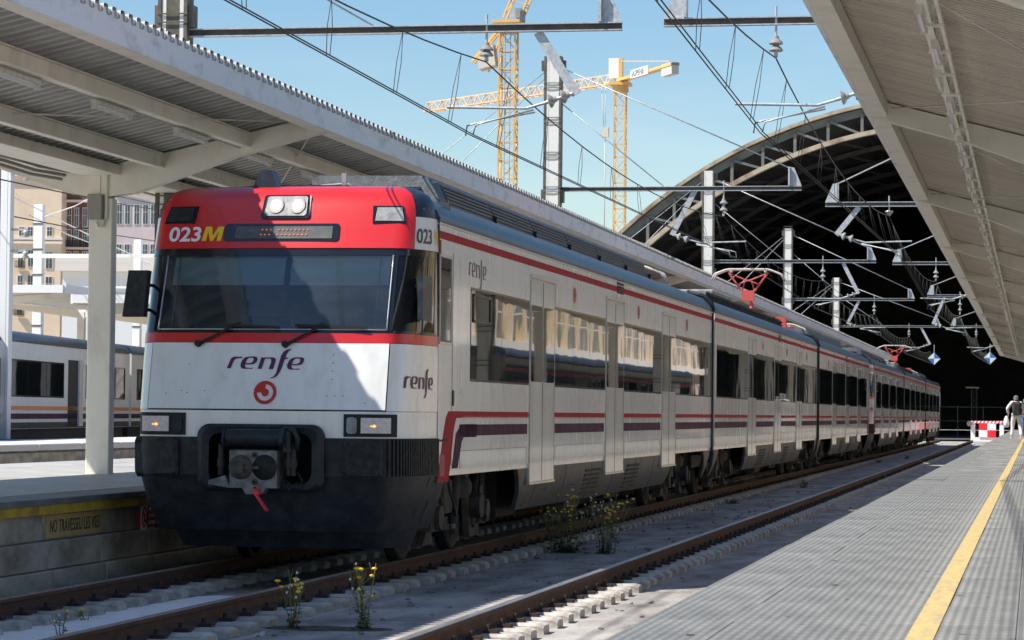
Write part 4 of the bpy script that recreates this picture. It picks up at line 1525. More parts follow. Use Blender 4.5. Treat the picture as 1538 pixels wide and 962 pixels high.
def cab_car(loc, rotz, label):
    car = thing('train_car', label, 'train car', loc, rotz, 'cars of the white commuter trains')
    Ly = 25.3
    AC = XC + ARC           # arc coordinate where the straight side starts (y=1.2)
    body_shell(car, BY, Ly, (False, True))
    # ---- nose surfaces
    hole = lambda a, z: -.60 < a < .58 and .84 < z < 1.38
    av = sorted(set([round(x, 3) for x in frange(-1.18, 1.18, .12)] + [-.60, .58]))
    patch('front_skirt', 'bumper', car, -AC - .45, AC + .45, .37, .92, avals=sorted(set([round(x, 3) for x in frange(-AC - .45, AC + .45, .11)] + [-.60, .58])), zvals=[.37, .46, .55, .64, .73, .84, .92], skip=hole)
    patch('deflector_plate', 'bumper', car, -1.12, AC + .2, .19, .37, off=-.05, zvals=[.19, .28, .38], thick=.04)
    b = MB(); b.bar(P(-AC, .66, .003), P(-1.0, .66, .003), .004, .006)
    for i in range(20):
        a_ = -1.9 + 3.8 * i / 20
        b.bar(P(a_, .655, .002), P(a_ + .19, .655, .002), .004, .005)
    obj('skirt_joint', b, 'rubber', car)
    for q0, q1 in ((-AC, -.60), (.58, AC)):
        patch('bumper', 'bumper', car, q0, q1, .92, 1.29, off=.012, avals=frange(q0, q1, .1), zvals=[.92, 1.0, 1.1, 1.2, 1.29])
    b = MB()
    b.grid(lambda u, v: P(u, 1.29, v), sorted(set([round(x, 3) for x in frange(-AC, AC, .1)] + [-.60, .58])), [-.1, .012], skip=lambda a, z: -.60 < a < .58)
    b.grid(lambda u, v: P(u, .92, v), sorted(set([round(x, 3) for x in frange(-AC, AC, .1)] + [-.60, .58])), [-.1, .012], skip=lambda a, z: -.60 < a < .58)
    obj('bumper_ledge', b, 'bumper', car)
    patch('lower_front_panel', 'frontwhite', car, -AC, AC, 1.29, 1.55, avals=sorted(set([round(x, 3) for x in frange(-AC, AC, .1)] + [-.60, .58])), zvals=[1.29, 1.335, 1.38, 1.46, 1.55], skip=hole)
    patch('front_panel', 'frontwhite', car, -1.20, 1.20, 1.565, 2.215, off=.010, thick=.03, dz=.11)
    for s in (-1, 1):
        a0, a1 = sorted((s * 1.212, s * AC))
        patch('corner_panel', 'body', car, a0, a1, 1.555, 2.215, off=.004, thick=.02, dz=.11)
    patch('panel_seam', 'blackp', car, -AC, AC, 1.545, 1.575, off=-.006, dz=.02)
    patch('red_band', 'red', car, -AC, AC, 2.22, 2.315, off=.006, thick=.02, dz=.05)
    # window band: frame pieces black, screens glass
    patch('window_band_top', 'blackp', car, -AC, AC, 3.10, 3.17, off=.0, dz=.04)
    patch('window_band_bottom', 'blackp', car, -AC, AC, 2.31, 2.345, off=.0, dz=.03)
    for s in (-1, 1):
        for (p, q) in ((1.17, 1.215), (2.22, AC)):
            a0, a1 = sorted((s * p, s * q))
            patch('pillar', 'blackp', car, a0, a1, 2.345, 3.10, off=.0)
        a0, a1 = sorted((s * 1.215, s * 2.22))
        patch('corner_window', 'glass', car, a0, a1, 2.345, 3.10, off=-.004)
    patch('windscreen', 'windscreen', car, -1.17, 1.17, 2.345, 3.10, off=-.003, da=.2, dz=.15)
    b = MB()
    for s in (-1, 1):
        b.tube([P(s * 1.165, z, .005) for z in frange(2.345, 3.10, .15)], .009, 5)
        b.tube([P(s * 1.04, z, -.02) for z in frange(2.345, 3.08, .15)], .007, 5)
    b.tube([P(a, 2.35, .005) for a in frange(-1.165, 1.165, .2)], .008, 5)
    obj('windscreen_trim', b, 'chrome', car)
    # red head
    zz = [3.17, 3.26, 3.36, 3.46, 3.55, 3.62, 3.68, 3.73, 3.76, 3.79, 3.805, 3.82, 3.83]
    ra = 1.44
    head = patch('red_head', 'red', car, -ra, ra, 3.17, 3.83, off=.012, zvals=zz, da=.06)
    b = MB()
    tp = [P(a, 3.83, .012) for a in frange(-ra, ra, .06)]
    mid = [Vector((p.x * .9, BY + .25, 3.85)) for p in tp]
    n = len(tp)
    b.add(tp + mid, [(i, i + 1, n + i + 1, n + i) for i in range(n - 1)], 0, True)
    b.add([P(a, 3.17, .012) for a in frange(-ra, ra, .06)] + [P(a, 3.17, -.03) for a in frange(-ra, ra, .06)], [(i, i + 1, n + i + 1, n + i) for i in range(n - 1)])
    obj('head_top', b, 'red', car)
    for s in (-1, 1):
        a0, a1 = sorted((s * ra, s * AC))
        patch('corner_head_panel', 'body', car, a0, a1, 3.17, 3.50, off=.004, dz=.08)
        patch('corner_roof', 'bluegrey', car, a0, a1 , 3.50, 3.83, off=.004, zvals=[3.50, 3.56, 3.62, 3.68, 3.73, 3.77, 3.79, 3.81, 3.83])
    b = MB()
    b.box(-1.2, 1.2, BY + .0, BY + .5, 3.76, 3.815)
    obj('roof_closure', b, 'bluegrey', car)
    # cab interior
    b = MB()
    b.box(-1.38, 1.38, 2.1, 2.15, .96, 3.75)
    b.box(-1.36, 1.36, .45, 2.1, 1.5, 1.54)
    b.box(-1.38, -1.36, .9, 2.1, 1.5, 3.6)
    b.box(1.36, 1.38, .9, 2.1, 1.5, 3.6)
    b.box(-1.3, 1.3, .9, 2.1, 3.3, 3.34)
    b.prism([(.40, 2.20), (.95, 2.28), (1.0, 1.54), (.5, 1.54)], 'x', -1.2, 1.2)
    b.box(-.15, .9, 2.04, 2.099, 1.6, 3.2)
    obj('cab_interior', b, 'cabin', car)
    b = MB()
    b.box(-.85, -.35, 2.06, 2.095, 2.55, 3.0)
    obj('cab_notice', b, 'acgrey', car)
    for a0, a1, z in ((-1.1, .06, 2.80), (.12, 1.12, 2.80)):
        b = MB()
        p0, p1 = P(a0, z), P(a1, z)
        b.add([(a0, P(a0, z).y + .07, z), (a1, P(a1, z).y + .07, z), (a1, P(a1, 3.08).y + .07, 3.08), (a0, P(a0, 3.08).y + .07, 3.08)], [(0, 1, 2, 3)])
        obj('sun_blind', b, 'blind', car)
    # seams
    # ---- lamps
    for s in (-1, 1):
        a0, a1 = sorted((s * .80, s * 1.33))
        patch('headlight', 'housing', car, a0, a1, 1.305, 1.525, off=.016, thick=.05, da=.045, dz=.08)
        q0, q1 = sorted((s * .97, s * 1.25))
        patch('lens', 'lampglass', car, q0, q1, 1.34, 1.49, off=.028, thick=.02, da=.04, dz=.08)
        outline(rrect(*(sorted((s * .83, s * .93))), 1.335, 1.495, .03), 'side_lens', 'acgrey' if s > 0 else 'rubber', car, .026, .02)
        b = MB(); p = P(s * 1.10, 1.41, .030)
        b.lathe(tuple(p), [(.008, -.004), (.014, 0), (.008, .004)], 10, 0, 'y')
        b.box(p.x - .04, p.x + .02, p.y - .003, p.y + .003, 1.405, 1.413)
        obj('lamp_filament', b, 'lampamber', car)
        a0, a1 = sorted((s * .93, s * 1.27))
        outline([(a0, 3.42), (a1, 3.42), (a1 - (.03 if s > 0 else 0), 3.595), (a0 + (.03 if s < 0 else 0), 3.595)], 'marker_light', 'blackp', car, .026, .05)
        outline([(a0 + .025, 3.44), (a1 - .025, 3.44), (a1 - .045, 3.575), (a0 + .045, 3.575)], 'marker_lens', 'rubber' if s < 0 else 'acgrey', car, .032, .02)
    outline(rrect(-.235, .275, 3.465, 3.705, .03), 'top_headlight', 'blackp', car, .030, .05)
    outline(rrect(-.20, .24, 3.49, 3.685, .03), 'lamp_glass', 'acgrey', car, .036, .02)
    for x in (-.09, .14):
        me = curve_mesh('lamp_bulb', [[(.080 * math.cos(q * PI / 10), .08 * math.sin(q * PI / 10)) for q in range(20)]], 'reflector')
        drape('lamp_reflector', me, car, x, 3.59, .042)
        me = curve_mesh('lamp_bulb', [[(.052 * math.cos(q * PI / 10), .05 * math.sin(q * PI / 10)) for q in range(20)]], 'lamplit')
        drape('lamp_bulb', me, car, x, 3.59, .048)
    outline(rrect(-.60, .60, 3.235, 3.415, .035), 'destination_display', 'blackp', car, .022, .04)
    outline(rrect(-.48, .53, 3.26, 3.385, .01), 'display_window', 'displaydark', car, .027, .01)
    b = MB()
    for k in range(12):
        if k in (3,): continue
        for z in (3.295, 3.30, 3.345, 3.352):
            p = P(-.21 + .043 * k + (0.01 if z > 3.33 else 0), z, .031)
            b.box(p.x - .006, p.x + .008, p.y - .002, p.y + .002, p.z - .002, p.z + .002)
    obj('display_dots', b, 'led', car)
    # ---- numbers and lettering
    tm = text_mesh('number', '023', .205, 'whitetext', bold=.0045, sx=1.16)
    drape('number', tm, car, -1.19, 3.24, .018)
    w = max(v.co.x for v in tm.vertices)
    tm = curve_mesh('number_letter', [[(0, 0), (.048, 0), (.058, .095), (.092, 0), (.122, 0), (.170, .095), (.162, 0), (.208, 0), (.222, .147), (.158, .147), (.114, .055), (.092, .147), (.026, .147)]], 'yellowtext')
    drape('number_letter', tm, car, w + .010, 3.24, .018)
    tm = text_mesh('side_number', '023', .21, 'darktext', bold=.002, sx=1.7)
    drape('side_number', tm, car, 1.47, 3.235, .010)
    tm = text_mesh('side_number_letter', 'M', .21, 'yellowtext', sx=1.5)
    drape('side_number_letter', tm, car, 2.12, 3.235, .010)
    drape('brand_lettering', curve_mesh('brand', renfe_splines(), 'logo'), car, -0.02, 2.005, .016)
    drape('brand_emblem', curve_mesh('emb', emblem_splines(), 'redlogo'), car, 0.0, 1.725, .016)
    drape('small_brand_lettering', curve_mesh('brand2', renfe_splines(.27), 'logo'), car, 1.80, 1.83, .010, sc=1.0)
    drape('small_brand_lettering', curve_mesh('brand3', renfe_splines(.27), 'logo'), car, AC + 2.0, 3.07, .008, sc=1.25)
    # rivet-like marks
    b = MB()
    for (a, z) in ((-.80, 1.72), (-.86, 1.74), (-.80, 2.0), (-.62, 1.74), (.62, 1.70), (.70, 1.70), (.78, 1.70), (.66, 1.86), (.66, 1.94), (.66, 2.02), (.66, 2.10), (1.0, 1.63), (.2, 2.0), (-1.02, 1.71)):
        p = P(a, z, .012)
        b.lathe(tuple(p), [(.004, -.004), (.006, 0)], 6, 0, 'y')
    obj('screw_heads', b, 'skirt', car)
    # ---- wipers
    for px_, pz, ex, ez, b0, b1 in ((-.72, 2.20, -.30, 2.40, -.44, .10), (.17, 2.195, .58, 2.40, .26, .98)):
        b = MB()
        p = P(px_, pz, .03); q = P(ex, ez, .05)
        b.cyl(P(px_, pz, 0), P(px_, pz, .06), .032, n=10)
        b.bar(p, q, .028, .018)
        b.bar(P(px_ + .03, pz - .01, .03), P(ex - .05, ez, .05), .012, .012)
        b.bar(P(b0, ez - .02, .035), P(b1, ez - .045, .035), .02, .025)
        obj('wiper', b, 'black', car)
    # ---- coupler pocket
    b = MB()
    x0, x1, z0, z1 = -.61, .59, .83, 1.39
    yb = .62
    b.box(x0 - .02, x1 + .02, yb, yb + .03, z0 - .02, z1 + .02)
    b.box(x0 - .03, x0, .02, yb, z0, z1)
    b.box(x1, x1 + .03, .02, yb, z0, z1)
    b.box(x0, x1, .02, yb, z1, z1 + .03)
    b.box(x0, x1, .05, yb, z0 - .03, z0)
    obj('coupler_pocket', b, 'black', car)
    b = MB()
    fr = rrect(-.66, .62, .76, 1.42, .13, 6)
    inn = rrect(-.54, .50, .84, 1.33, .11, 6)
    n = len(fr)
    yo = lambda a, z: -.06 if z > .95 else -.03
    V = [(a, yo(a, z) + .0, z) for a, z in fr] + [(a * .97, -.085, z) for a, z in rrect(-.625, .585, .79, 1.39, .12, 6)] + [(a, -.06, z) for a, z in inn] + [(a, .25, z) for a, z in inn] + [(a, .10, z) for a, z in fr]
    for k, (q0, q1) in enumerate(((0, 1), (1, 2), (2, 3), (4, 0))):
        b.add(V, [(q0 * n + i, q0 * n + (i + 1) % n, q1 * n + (i + 1) % n, q1 * n + i) for i in range(n)], 0)
    obj('coupler_surround', b, 'bumper', car)
    b = MB()
    b.bbox(-.29, .19, -.20, .10, .83, 1.17, .012, 0)
    b.cyl((0, .1, 1.0), (0, .6, 1.0), .12, n=12)
    b.prism([(-.50, .87), (-.50, .83), (-.29, .80), (-.16, .80), (-.12, .74), (.04, .74), (.08, .80), (.19, .80), (.19, .829), (-.29, .829), (-.33, .92)], 'y', -.19, -.05)
    cpl = obj('coupler', b, 'steel', car)
    b = MB()
    b.lathe((-.17, -.20, 1.0), [(.12, 0), (.12, -.01), (.085, -.04), (.05, -.04)], 20, 0, 'y')
    b.box(-.24, -.13, -.30, -.2, .95, 1.04)
    b.box(-.14, .02, -.26, -.21, .985, 1.012)
    for z in (1.12, .86):
        b.lathe((-.03, -.20, z), [(.032, 0), (.032, -.012), (.02, -.014)], 12, 0, 'y')
    obj('coupling_cone', b, 'under2', cpl)
    b = MB()
    b.lathe((.07, -.204, 1.0), [(.125, .003), (.125, -.001)], 24, 0, 'y')
    for z in (1.12, .86):
        b.lathe((-.03, -.216, z), [(.016, .0), (.016, -.002)], 10, 0, 'y')
    for z in (.80, .76):
        b.lathe((-.03, -.191, z), [(.014, .0), (.014, -.002)], 10, 0, 'y')
    obj('coupling_hole', b, 'black', cpl)
    b = MB()
    b.cyl((-.33, -.14, 1.29), (.21, -.14, 1.29), .085, n=16)
    b.prism([(-.22, 1.20), (-.26, 1.24), (-.2, 1.38), (-.06, 1.38), (.0, 1.2)], 'x', -.36, -.335)
    b.prism([(-.22, 1.20), (-.26, 1.24), (-.2, 1.38), (-.06, 1.38), (.0, 1.2)], 'x', .215, .26)
    b.cyl((.27, -.12, 1.15), (.27, -.12, 1.36), .05, n=10)
    b.tube([(.24, -.14, 1.37), (.34, -.14, 1.36), (.38, -.13, 1.28), (.36, -.12, 1.18)], .03, 8)
    obj('coupler_cover', b, 'bumper', cpl)
    b = MB()
    for x in (-.40, .28, .33):
        b.cyl((x, -.10, .92), (x, -.10, 1.22), .028, n=8)
        b.cyl((x, -.10, 1.0), (x, -.10, 1.08), .04, n=8)
    b.tube([(.26, -.12, .88), (.32, -.14, .82), (.40, -.12, .80), (.42, -.1, .88), (.36, -.08, .96)], .008, 5)
    b.tube([(.22, -.12, .9), (.3, -.13, .78), (.38, -.12, .86)], .008, 5)
    obj('hoses', b, 'under', cpl)
    b = MB()
    b.bar((-.03, -.22, .77), (.13, -.30, .585), .032, .018, 0)
    b.bar((-.01, -.22, .79), (.03, -.23, .74), .06, .03, 0)
    obj('uncoupling_handle', b, 'redhandle', cpl)
    # ---- bumper pads and ribs
    for a0, a1 in ((-1.40, -.86), (.80, 1.19)):
        b = MB()
        rim = rrect(a0, a1, .90, 1.285, .05, 3)
        rim2 = rrect(a0 + .03, a1 - .03, .93, 1.255, .04, 3)
        n = len(rim)
        V = [P(a, z, .0) for a, z in rim] + [P(a, z, .045) for a, z in rim] + [P(a, z, .062) for a, z in rim2]
        b.add(V, [(q * n + i, (q + 1) * n + i, (q + 1) * n + (i + 1) % n, q * n + (i + 1) % n) for q in (0, 1) for i in range(n)] + [tuple(range(2 * n, 3 * n))], 0)
        obj('buffer_pad', b, 'rubber', car)
    for s in (-1, 1):
        b = MB()
        a = 1.43 if s < 0 else 1.22
        while a < AC - .03:
            w = .028
            V = [P(s * (a + k), z, o_) for z in (.925, 1.285) for k, o_ in ((0, .01), (.006, .035), (w - .006, .035), (w, .01))]
            b.add(V, [(0, 1, 5, 4), (1, 2, 6, 5), (2, 3, 7, 6), (4, 5, 6, 7), (3, 2, 1, 0)])
            a += .045
        obj('rubber_ribs', b, 'rubber', car)
    # skirt details
    for s in (-1, 1):
        a0, a1 = sorted((s * 2.28, s * 2.36))
        outline([(a0, .42), (a1, .42), (a1, .66), (a0, .66)], 'skirt_slot', 'black', car, .004, .02)
        b = MB()
        b.bar(P(s * 1.9, .52, .004), P(s * 2.16, .90, .004), .006, .006)
        obj('skirt_seam', b, 'black', car)
    # ---- mirrors
    b = MB()
    b.prism([(-1.50, 2.47), (-1.28, 2.47), (-1.24, 2.93), (-1.44, 2.93)], 'y', .10, .22)
    b.bar((-1.36, .2, 2.8), (-1.34, .6, 2.8), .03, .03)
    b.bar((-1.36, .2, 2.55), (-1.34, .55, 2.55), .03, .03)
    obj('mirror', b, 'rubber', car)
    b = MB()
    b.prism([(1.435, .40), (1.485, .41), (1.52, .67), (1.46, .69)], 'z', 2.46, 2.90)
    b.bar((1.5, .62, 2.8), (1.36, .62, 2.8), .03, .03)
    b.bar((1.5, .62, 2.55), (1.36, .62, 2.55), .03, .03)
    obj('mirror', b, 'bluegrey', car)
    # ---- horn housing / aerials on roof
    b = MB()
    b.prism([(-.44, 3.80), (-.16, 3.80), (-.24, 4.0), (-.35, 4.0)], 'y', 1.0, 1.2)
    obj('horn_housing', b, 'bluegrey', car)
    b = MB()
    b.box(.42, .47, 1.3, 1.34, 3.83, 3.99)
    b.tube([(-.1, 2.2, 3.86), (.0, 2.1, 3.93), (.3, 2.0, 3.94), (.42, 2.0, 3.88)], .012, 6)
    obj('aerial', b, 'acgrey', car)
    # ---- side of the cab: narrow window, seams, red flourish
    for s in (-1, 1):
        b = MB()
        side_quad(b, s, BY + .045, BY + .60, 2.27, 3.13, HW - .004, .010)
        o = obj('cab_side_window', b, 'glass', car)
        b = MB()
        for q in ((BY + .02, BY + .045, 2.25, 3.15), (BY + .60, BY + .625, 2.25, 3.15), (BY + .02, BY + .625, 3.13, 3.155), (BY + .02, BY + .625, 2.245, 2.27)):
            side_quad(b, s, *q, HW - .004, .018)
        obj('window_frame', b, 'chrome', o)
        b = MB()
        side_quad(b, s, BY - .004, BY + .004, .6, 3.5, HW - .004, .010)
        side_quad(b, s, BY + .70, BY + .706, 1.0, 3.2, HW - .004, .0075)
        side_quad(b, s, BY + .71, BY + .76, 1.62, 1.78, HW - .004, .02)
        obj('panel_seams', b, 'skirt', car)
        b = MB()
        pts = [(1.75, 1.565), (2.5, 1.565), (2.5, 1.505), (2.12, 1.49), (2.0, 1.36), (1.86, 1.02), (1.76, .84), (1.22, .84), (1.34, 1.05), (1.52, 1.36), (1.62, 1.50)]
        b.prism([(y, z) for y, z in pts], 'x', *sorted((s * (HW - .004), s * (HW + .0035))))
        obj('red_flourish', b, 'redstripe', car)
        b = MB()
        pts = [(2.4, 1.43), (3.2, 1.43), (3.2, 1.29), (2.52, 1.29), (2.42, 1.24), (2.22, .97), (1.93, .97), (2.12, 1.33)]
        b.prism([(y, z) for y, z in pts], 'x', *sorted((s * (HW - .004), s * (HW + .003))))
        obj('purple_flourish', b, 'purple', car)
        b = MB()
        side_quad(b, s, 1.25, 1.62, 1.255, 1.275, HW, .012)
        obj('foot_step', b, 'black', car)
        b = MB()
        side_quad(b, s, 1.34, 1.56, .90, 1.12, HW - .003, .008)
        obj('step_recess', b, 'signred', car)
        # vertical start of the upper stripe
        b = MB()
        side_quad(b, s, BY + .03, BY + .10, 3.16, 3.30, HW - .004, .007)
        obj('stripe_end', b, 'redstripe', car)
        # small hinged opening light in the first window
        b = MB()
        for q in ((2.92, 3.90, 2.52, 2.55), (2.92, 3.90, 2.80, 2.83), (2.92, 2.96, 2.52, 2.83), (3.86, 3.90, 2.52, 2.83)):
            side_quad(b, s, *q, HW + .006, .012)
        obj('opening_light', b, 'skirt', car)
    car_sides(car, BY, Ly, [7.2, 13.15, 19.10], 2.83, Ly - .12, stripe0=BY + .03)
    skirts(car, [(5.65, 20.1, .55, .55, (11.3 - .55, 14.6)), (24.05, Ly - .1, .75, .2, ())])
    # body between nose and first bogie
    bogie(car, 3.6)
    bogie(car, 22.1)
    underboxes(car, 6.3, 19.6)
    ac_unit(car, 3.9, 21.0)
    pantograph(car, 22.9, False)
    gangway(car, Ly + .01)
    return car


def mid_car(loc, rotz, label, pan_raised=True):
    car = thing('train_car', label, 'train car', loc, rotz, 'cars of the white commuter trains')
    Ly = 25.0
    body_shell(car, 0, Ly)
    car_sides(car, 0, Ly, [7.0, 13.0, 19.0], .35, Ly - .2)
    skirts(car, [(.05, 1.0, .2, .55, ()), (5.7, 20.4, .55, .55, (9.0, 15.0)), (24.2, Ly - .05, .55, .2, ())])
    bogie(car, 3.4)
    bogie(car, 22.3)
    underboxes(car, 6.3, 19.6)
    b = MB()
    for i in range(26):
        b.lathe((.98, 3.0 + .62 * i, 3.80), [(.06, 0), (.11, .05), (.06, .08), (.11, .13), (.06, .17)], 8)
    b.bar((.98, 2.8, 3.985), (.98, 18.8, 3.985), .04, .04)
    obj('busbar_insulators', b, 'under', car)
    b = MB()
    b.bbox(-.6, .75, 6, 9.6, 3.80, 4.20, .03)
    b.bbox(-.5, .7, 11.2, 12.4, 3.80, 4.10, .03)
    obj('roof_equipment', b, 'acgrey', car)
    b = MB(); b.box(-.35, .7, 9.61, 9.7, 3.85, 4.15); b.box(.5, .8, 22.6, 22.9, 3.80, 4.22)
    obj('roof_fuse_box', b, 'pantored', car)
    pantograph(car, 20.6, pan_raised)
    gangway(car, Ly + .01)
    return car


NY = 26.1
c1 = cab_car((TX1, NY, 0), 0, 'leading cab car of the white commuter train, with red head and number 023M')
c2 = mid_car((TX1, NY + 25.76, 0), 0, 'middle car of the nearer white train, with raised red pantograph on its roof')
c3 = copy_tree(c1)
c3.location = (TX1, NY + 76.5, 0); c3.rotation_euler = (0, 0, PI)
c3['label'] = 'third car of the nearer white train, rear cab car facing the next train'
c4 = copy_tree(c1); c4.location = (TX1, NY + 77.0, 0)
c4['label'] = 'cab car with red stripe heading the second white train, behind the first one'
c5 = copy_tree(c2); c5.location = (TX1, NY + 77.0 + 25.76, 0)
c5['label'] = 'middle car of the second white train, its red pantograph raised near the shed'
c6 = copy_tree(c1); c6.location = (TX1, NY + 77.0 + 76.5, 0); c6.rotation_euler = (0, 0, PI)
c6['label'] = 'last car of the second white train, farthest from the camera'

# driver in the cab
person('person', 'person in a dark top sitting in the driving cab behind the windscreen', (TX1 - .06, NY + 1.35, 1.18), 0,
       dict(knl=(-.12, -.42, .88), knr=(.12, -.42, .88), anl=(-.12, -.42, .42), anr=(.12, -.42, .42), tol=(-.12, -.58, .38), tor=(.12, -.58, .38),
            ell=(-.25, -.1, 1.16), elr=(.25, -.1, 1.16), wrl=(-.14, -.3, 1.15), wrr=(.14, -.3, 1.15), hal=(-.12, -.38, 1.15), har=(.12, -.38, 1.15)), 'cblack', 'cblack', h=1.5)

# ------------------------------------------------------------------ train at the far left and a red train at the right
def plain_car(name, loc, rotz, label, Lc, doors, wins, body_m, stripes, openings=(), group=None):
    car = thing(name, label, 'train car', loc, rotz, group)
    b = MB()
    sec = [(HW, .95), (HW, 3.42), (HW - .03, 3.5)]
    pr_ = sec + [(-x, z) for x, z in reversed(sec)]
    b.prism(pr_, 'y', 0, Lc)
    obj('body', b, body_m, car)
    b = MB()
    pr_ = ROOF_SEC + [(-x, z) for x, z in reversed(ROOF_SEC[:-1])]
    b.prism(pr_, 'y', 0.02, Lc - .02, 0, True)
    obj('roof', b, 'bluegrey', car)
    for s in (-1, 1):
        for a, q in wins:
            n_ = max(1, round((q - a) / 2.3))
            for i_ in range(n_):
                b = MB(); side_quad(b, s, a + (q - a) * i_ / n_ + .03, a + (q - a) * (i_ + 1) / n_ - .03, 1.93, 2.92, HW - .004, .012)
                obj('window', b, 'glass', car)
            b = MB(); side_quad(b, s, a - .06, q + .06, 1.88, 2.97, HW - .004, .007)
            obj('window_surround', b, 'blackp', car)
        for a, q in doors:
            b = MB(); side_quad(b, s, a, q, 1.0, 3.08, HW - .004, .03)
            o = obj('door', b, 'doorp', car)
            b = MB(); side_quad(b, s, a + .15, q - .15, 1.9, 2.85, HW + .026, .006)
            obj('door_window', b, 'glass', o)
        for a, q in openings:
            b = MB(); side_quad(b, s, a, q, 1.0, 3.08, HW - .004, .008)
            o = obj('open_doorway', b, 'black', car)
            b = MB(); side_quad(b, s, q, q + .55, 1.0, 3.08, HW - .004, .06)
            obj('door_leaf', b, 'doorp', o)
        for m_, z0, z1 in stripes:
            b = MB(); side_quad(b, s, .05, Lc - .05, z0, z1, HW - .004, .008)
            obj('stripe', b, m_, car)
        b = MB(); side_quad(b, s, .05, Lc - .05, .96, 1.14, HW - .004, .008)
        obj('dirty_sill', b, 'under2', car)
    b = MB(); b.box(-1.3, 1.3, .3, Lc - .3, .35, .949)
    obj('underframe', b, 'under', car)
    bogie(car, 3.2); bogie(car, Lc - 3.2)
    return car


dirv = Vector((-2.2, 17.9, 0)).normalized()
ang = math.atan2(-dirv.x, dirv.y)
base = Vector((-28.8 - 1.47, 74.9, 0))
P1 = base - dirv * 9.2
ga = 'cars of the orange-striped train on the far left'
plain_car('train_car', tuple(P1), ang, 'white train car with orange and purple stripes and an open dark doorway, behind left column', 26.0,
          [], [(2, 15.9), (19.1, 25.2)], 'frontwhite', [('orange', 1.50, 1.62), ('purple', 1.24, 1.40)], [(16.5, 17.9)], ga)
P2 = base + dirv * (26.3 - 9.2)
plain_car('train_car', tuple(P2), ang, 'next white car of the orange-striped train, a sliver left of the big train', 24.0,
          [(7, 8.5)], [(1, 6.4), (9.2, 22)], 'frontwhite', [('orange', 1.50, 1.62), ('purple', 1.24, 1.40)], [], ga)
track(7.2, 'track on the far side of the right platform, outside the picture', 'railtop', 12, near=False)
for k in range(2):
    plain_car('train_car', (7.2, 92 + 26.4 * k, 0), 0, ['dark train car with red bands right of the right platform, seen only in window reflections', 'second dark red-banded train car right of the right platform, seen only in reflections'][k],
              26.0, [(6, 7.6), (18, 19.6)], [(1, 5.4), (8.4, 17.2), (20.4, 25)], 'skirt', [('red', 1.4, 1.75), ('red', 2.98, 3.12)], [], 'red train cars beyond the right platform')


# ------------------------------------------------------------------ catenary
def insulator(b, p, q, n=2, r=.10, m=1):
    """sheds along p->q"""
    p, q = Vector(p), Vector(q)
    b.cyl(p, q, .025, n=8, m=0)
    d = q - p
    for i in range(n):
        c = p + d * ((i + .6) / (n + .2))
        dd = d.normalized()
        for h0, h1, ra_, rb_ in ((-.07, -.03, .035, .045), (-.03, .0, .045, r * .8), (.0, .03, r * .8, r), (.03, .045, r, r * .92)):
            b.cyl(c + dd * h0, c + dd * h1, ra_, rb_, 14, m)


BZ = 7.12
G = [dict(y=37.5, lx=-12.0, bz=6.89, bzr=6.93, top=9.6), dict(y=67.3, lx=-11.75, bz=7.10, bzr=6.70, top=10.4), dict(y=99.6, lx=-11.65, bz=7.12, bzr=7.05, top=10.4), dict(y=132, lx=-11.6, bz=7.12, bzr=7.3, top=10.5), dict(y=169, lx=-11.9, bz=7.05, bzr=7.05, top=10.0)]
XE, XR, XM = -5.60, -5.02, 1.6
gl = ['nearest overhead gantry, dark beam and hanging insulator high in the sky', 'second overhead gantry, white mast standing between the two cranes', 'third overhead gantry, its white mast in front of the shed arch',
      'fourth overhead gantry, slim white mast before the dark shed', 'fifth overhead gantry, farthest one near the shed mouth']


def ibeam(b, p, q, w=.10, h=.10, m=0):
    p, q = Vector(p), Vector(q)
    b.bar(p, q, .012, h, 1)
    for dz in (-h / 2, h / 2):
        b.bar(p + Vector((0, 0, dz)), q + Vector((0, 0, dz)), .10, .016, m)


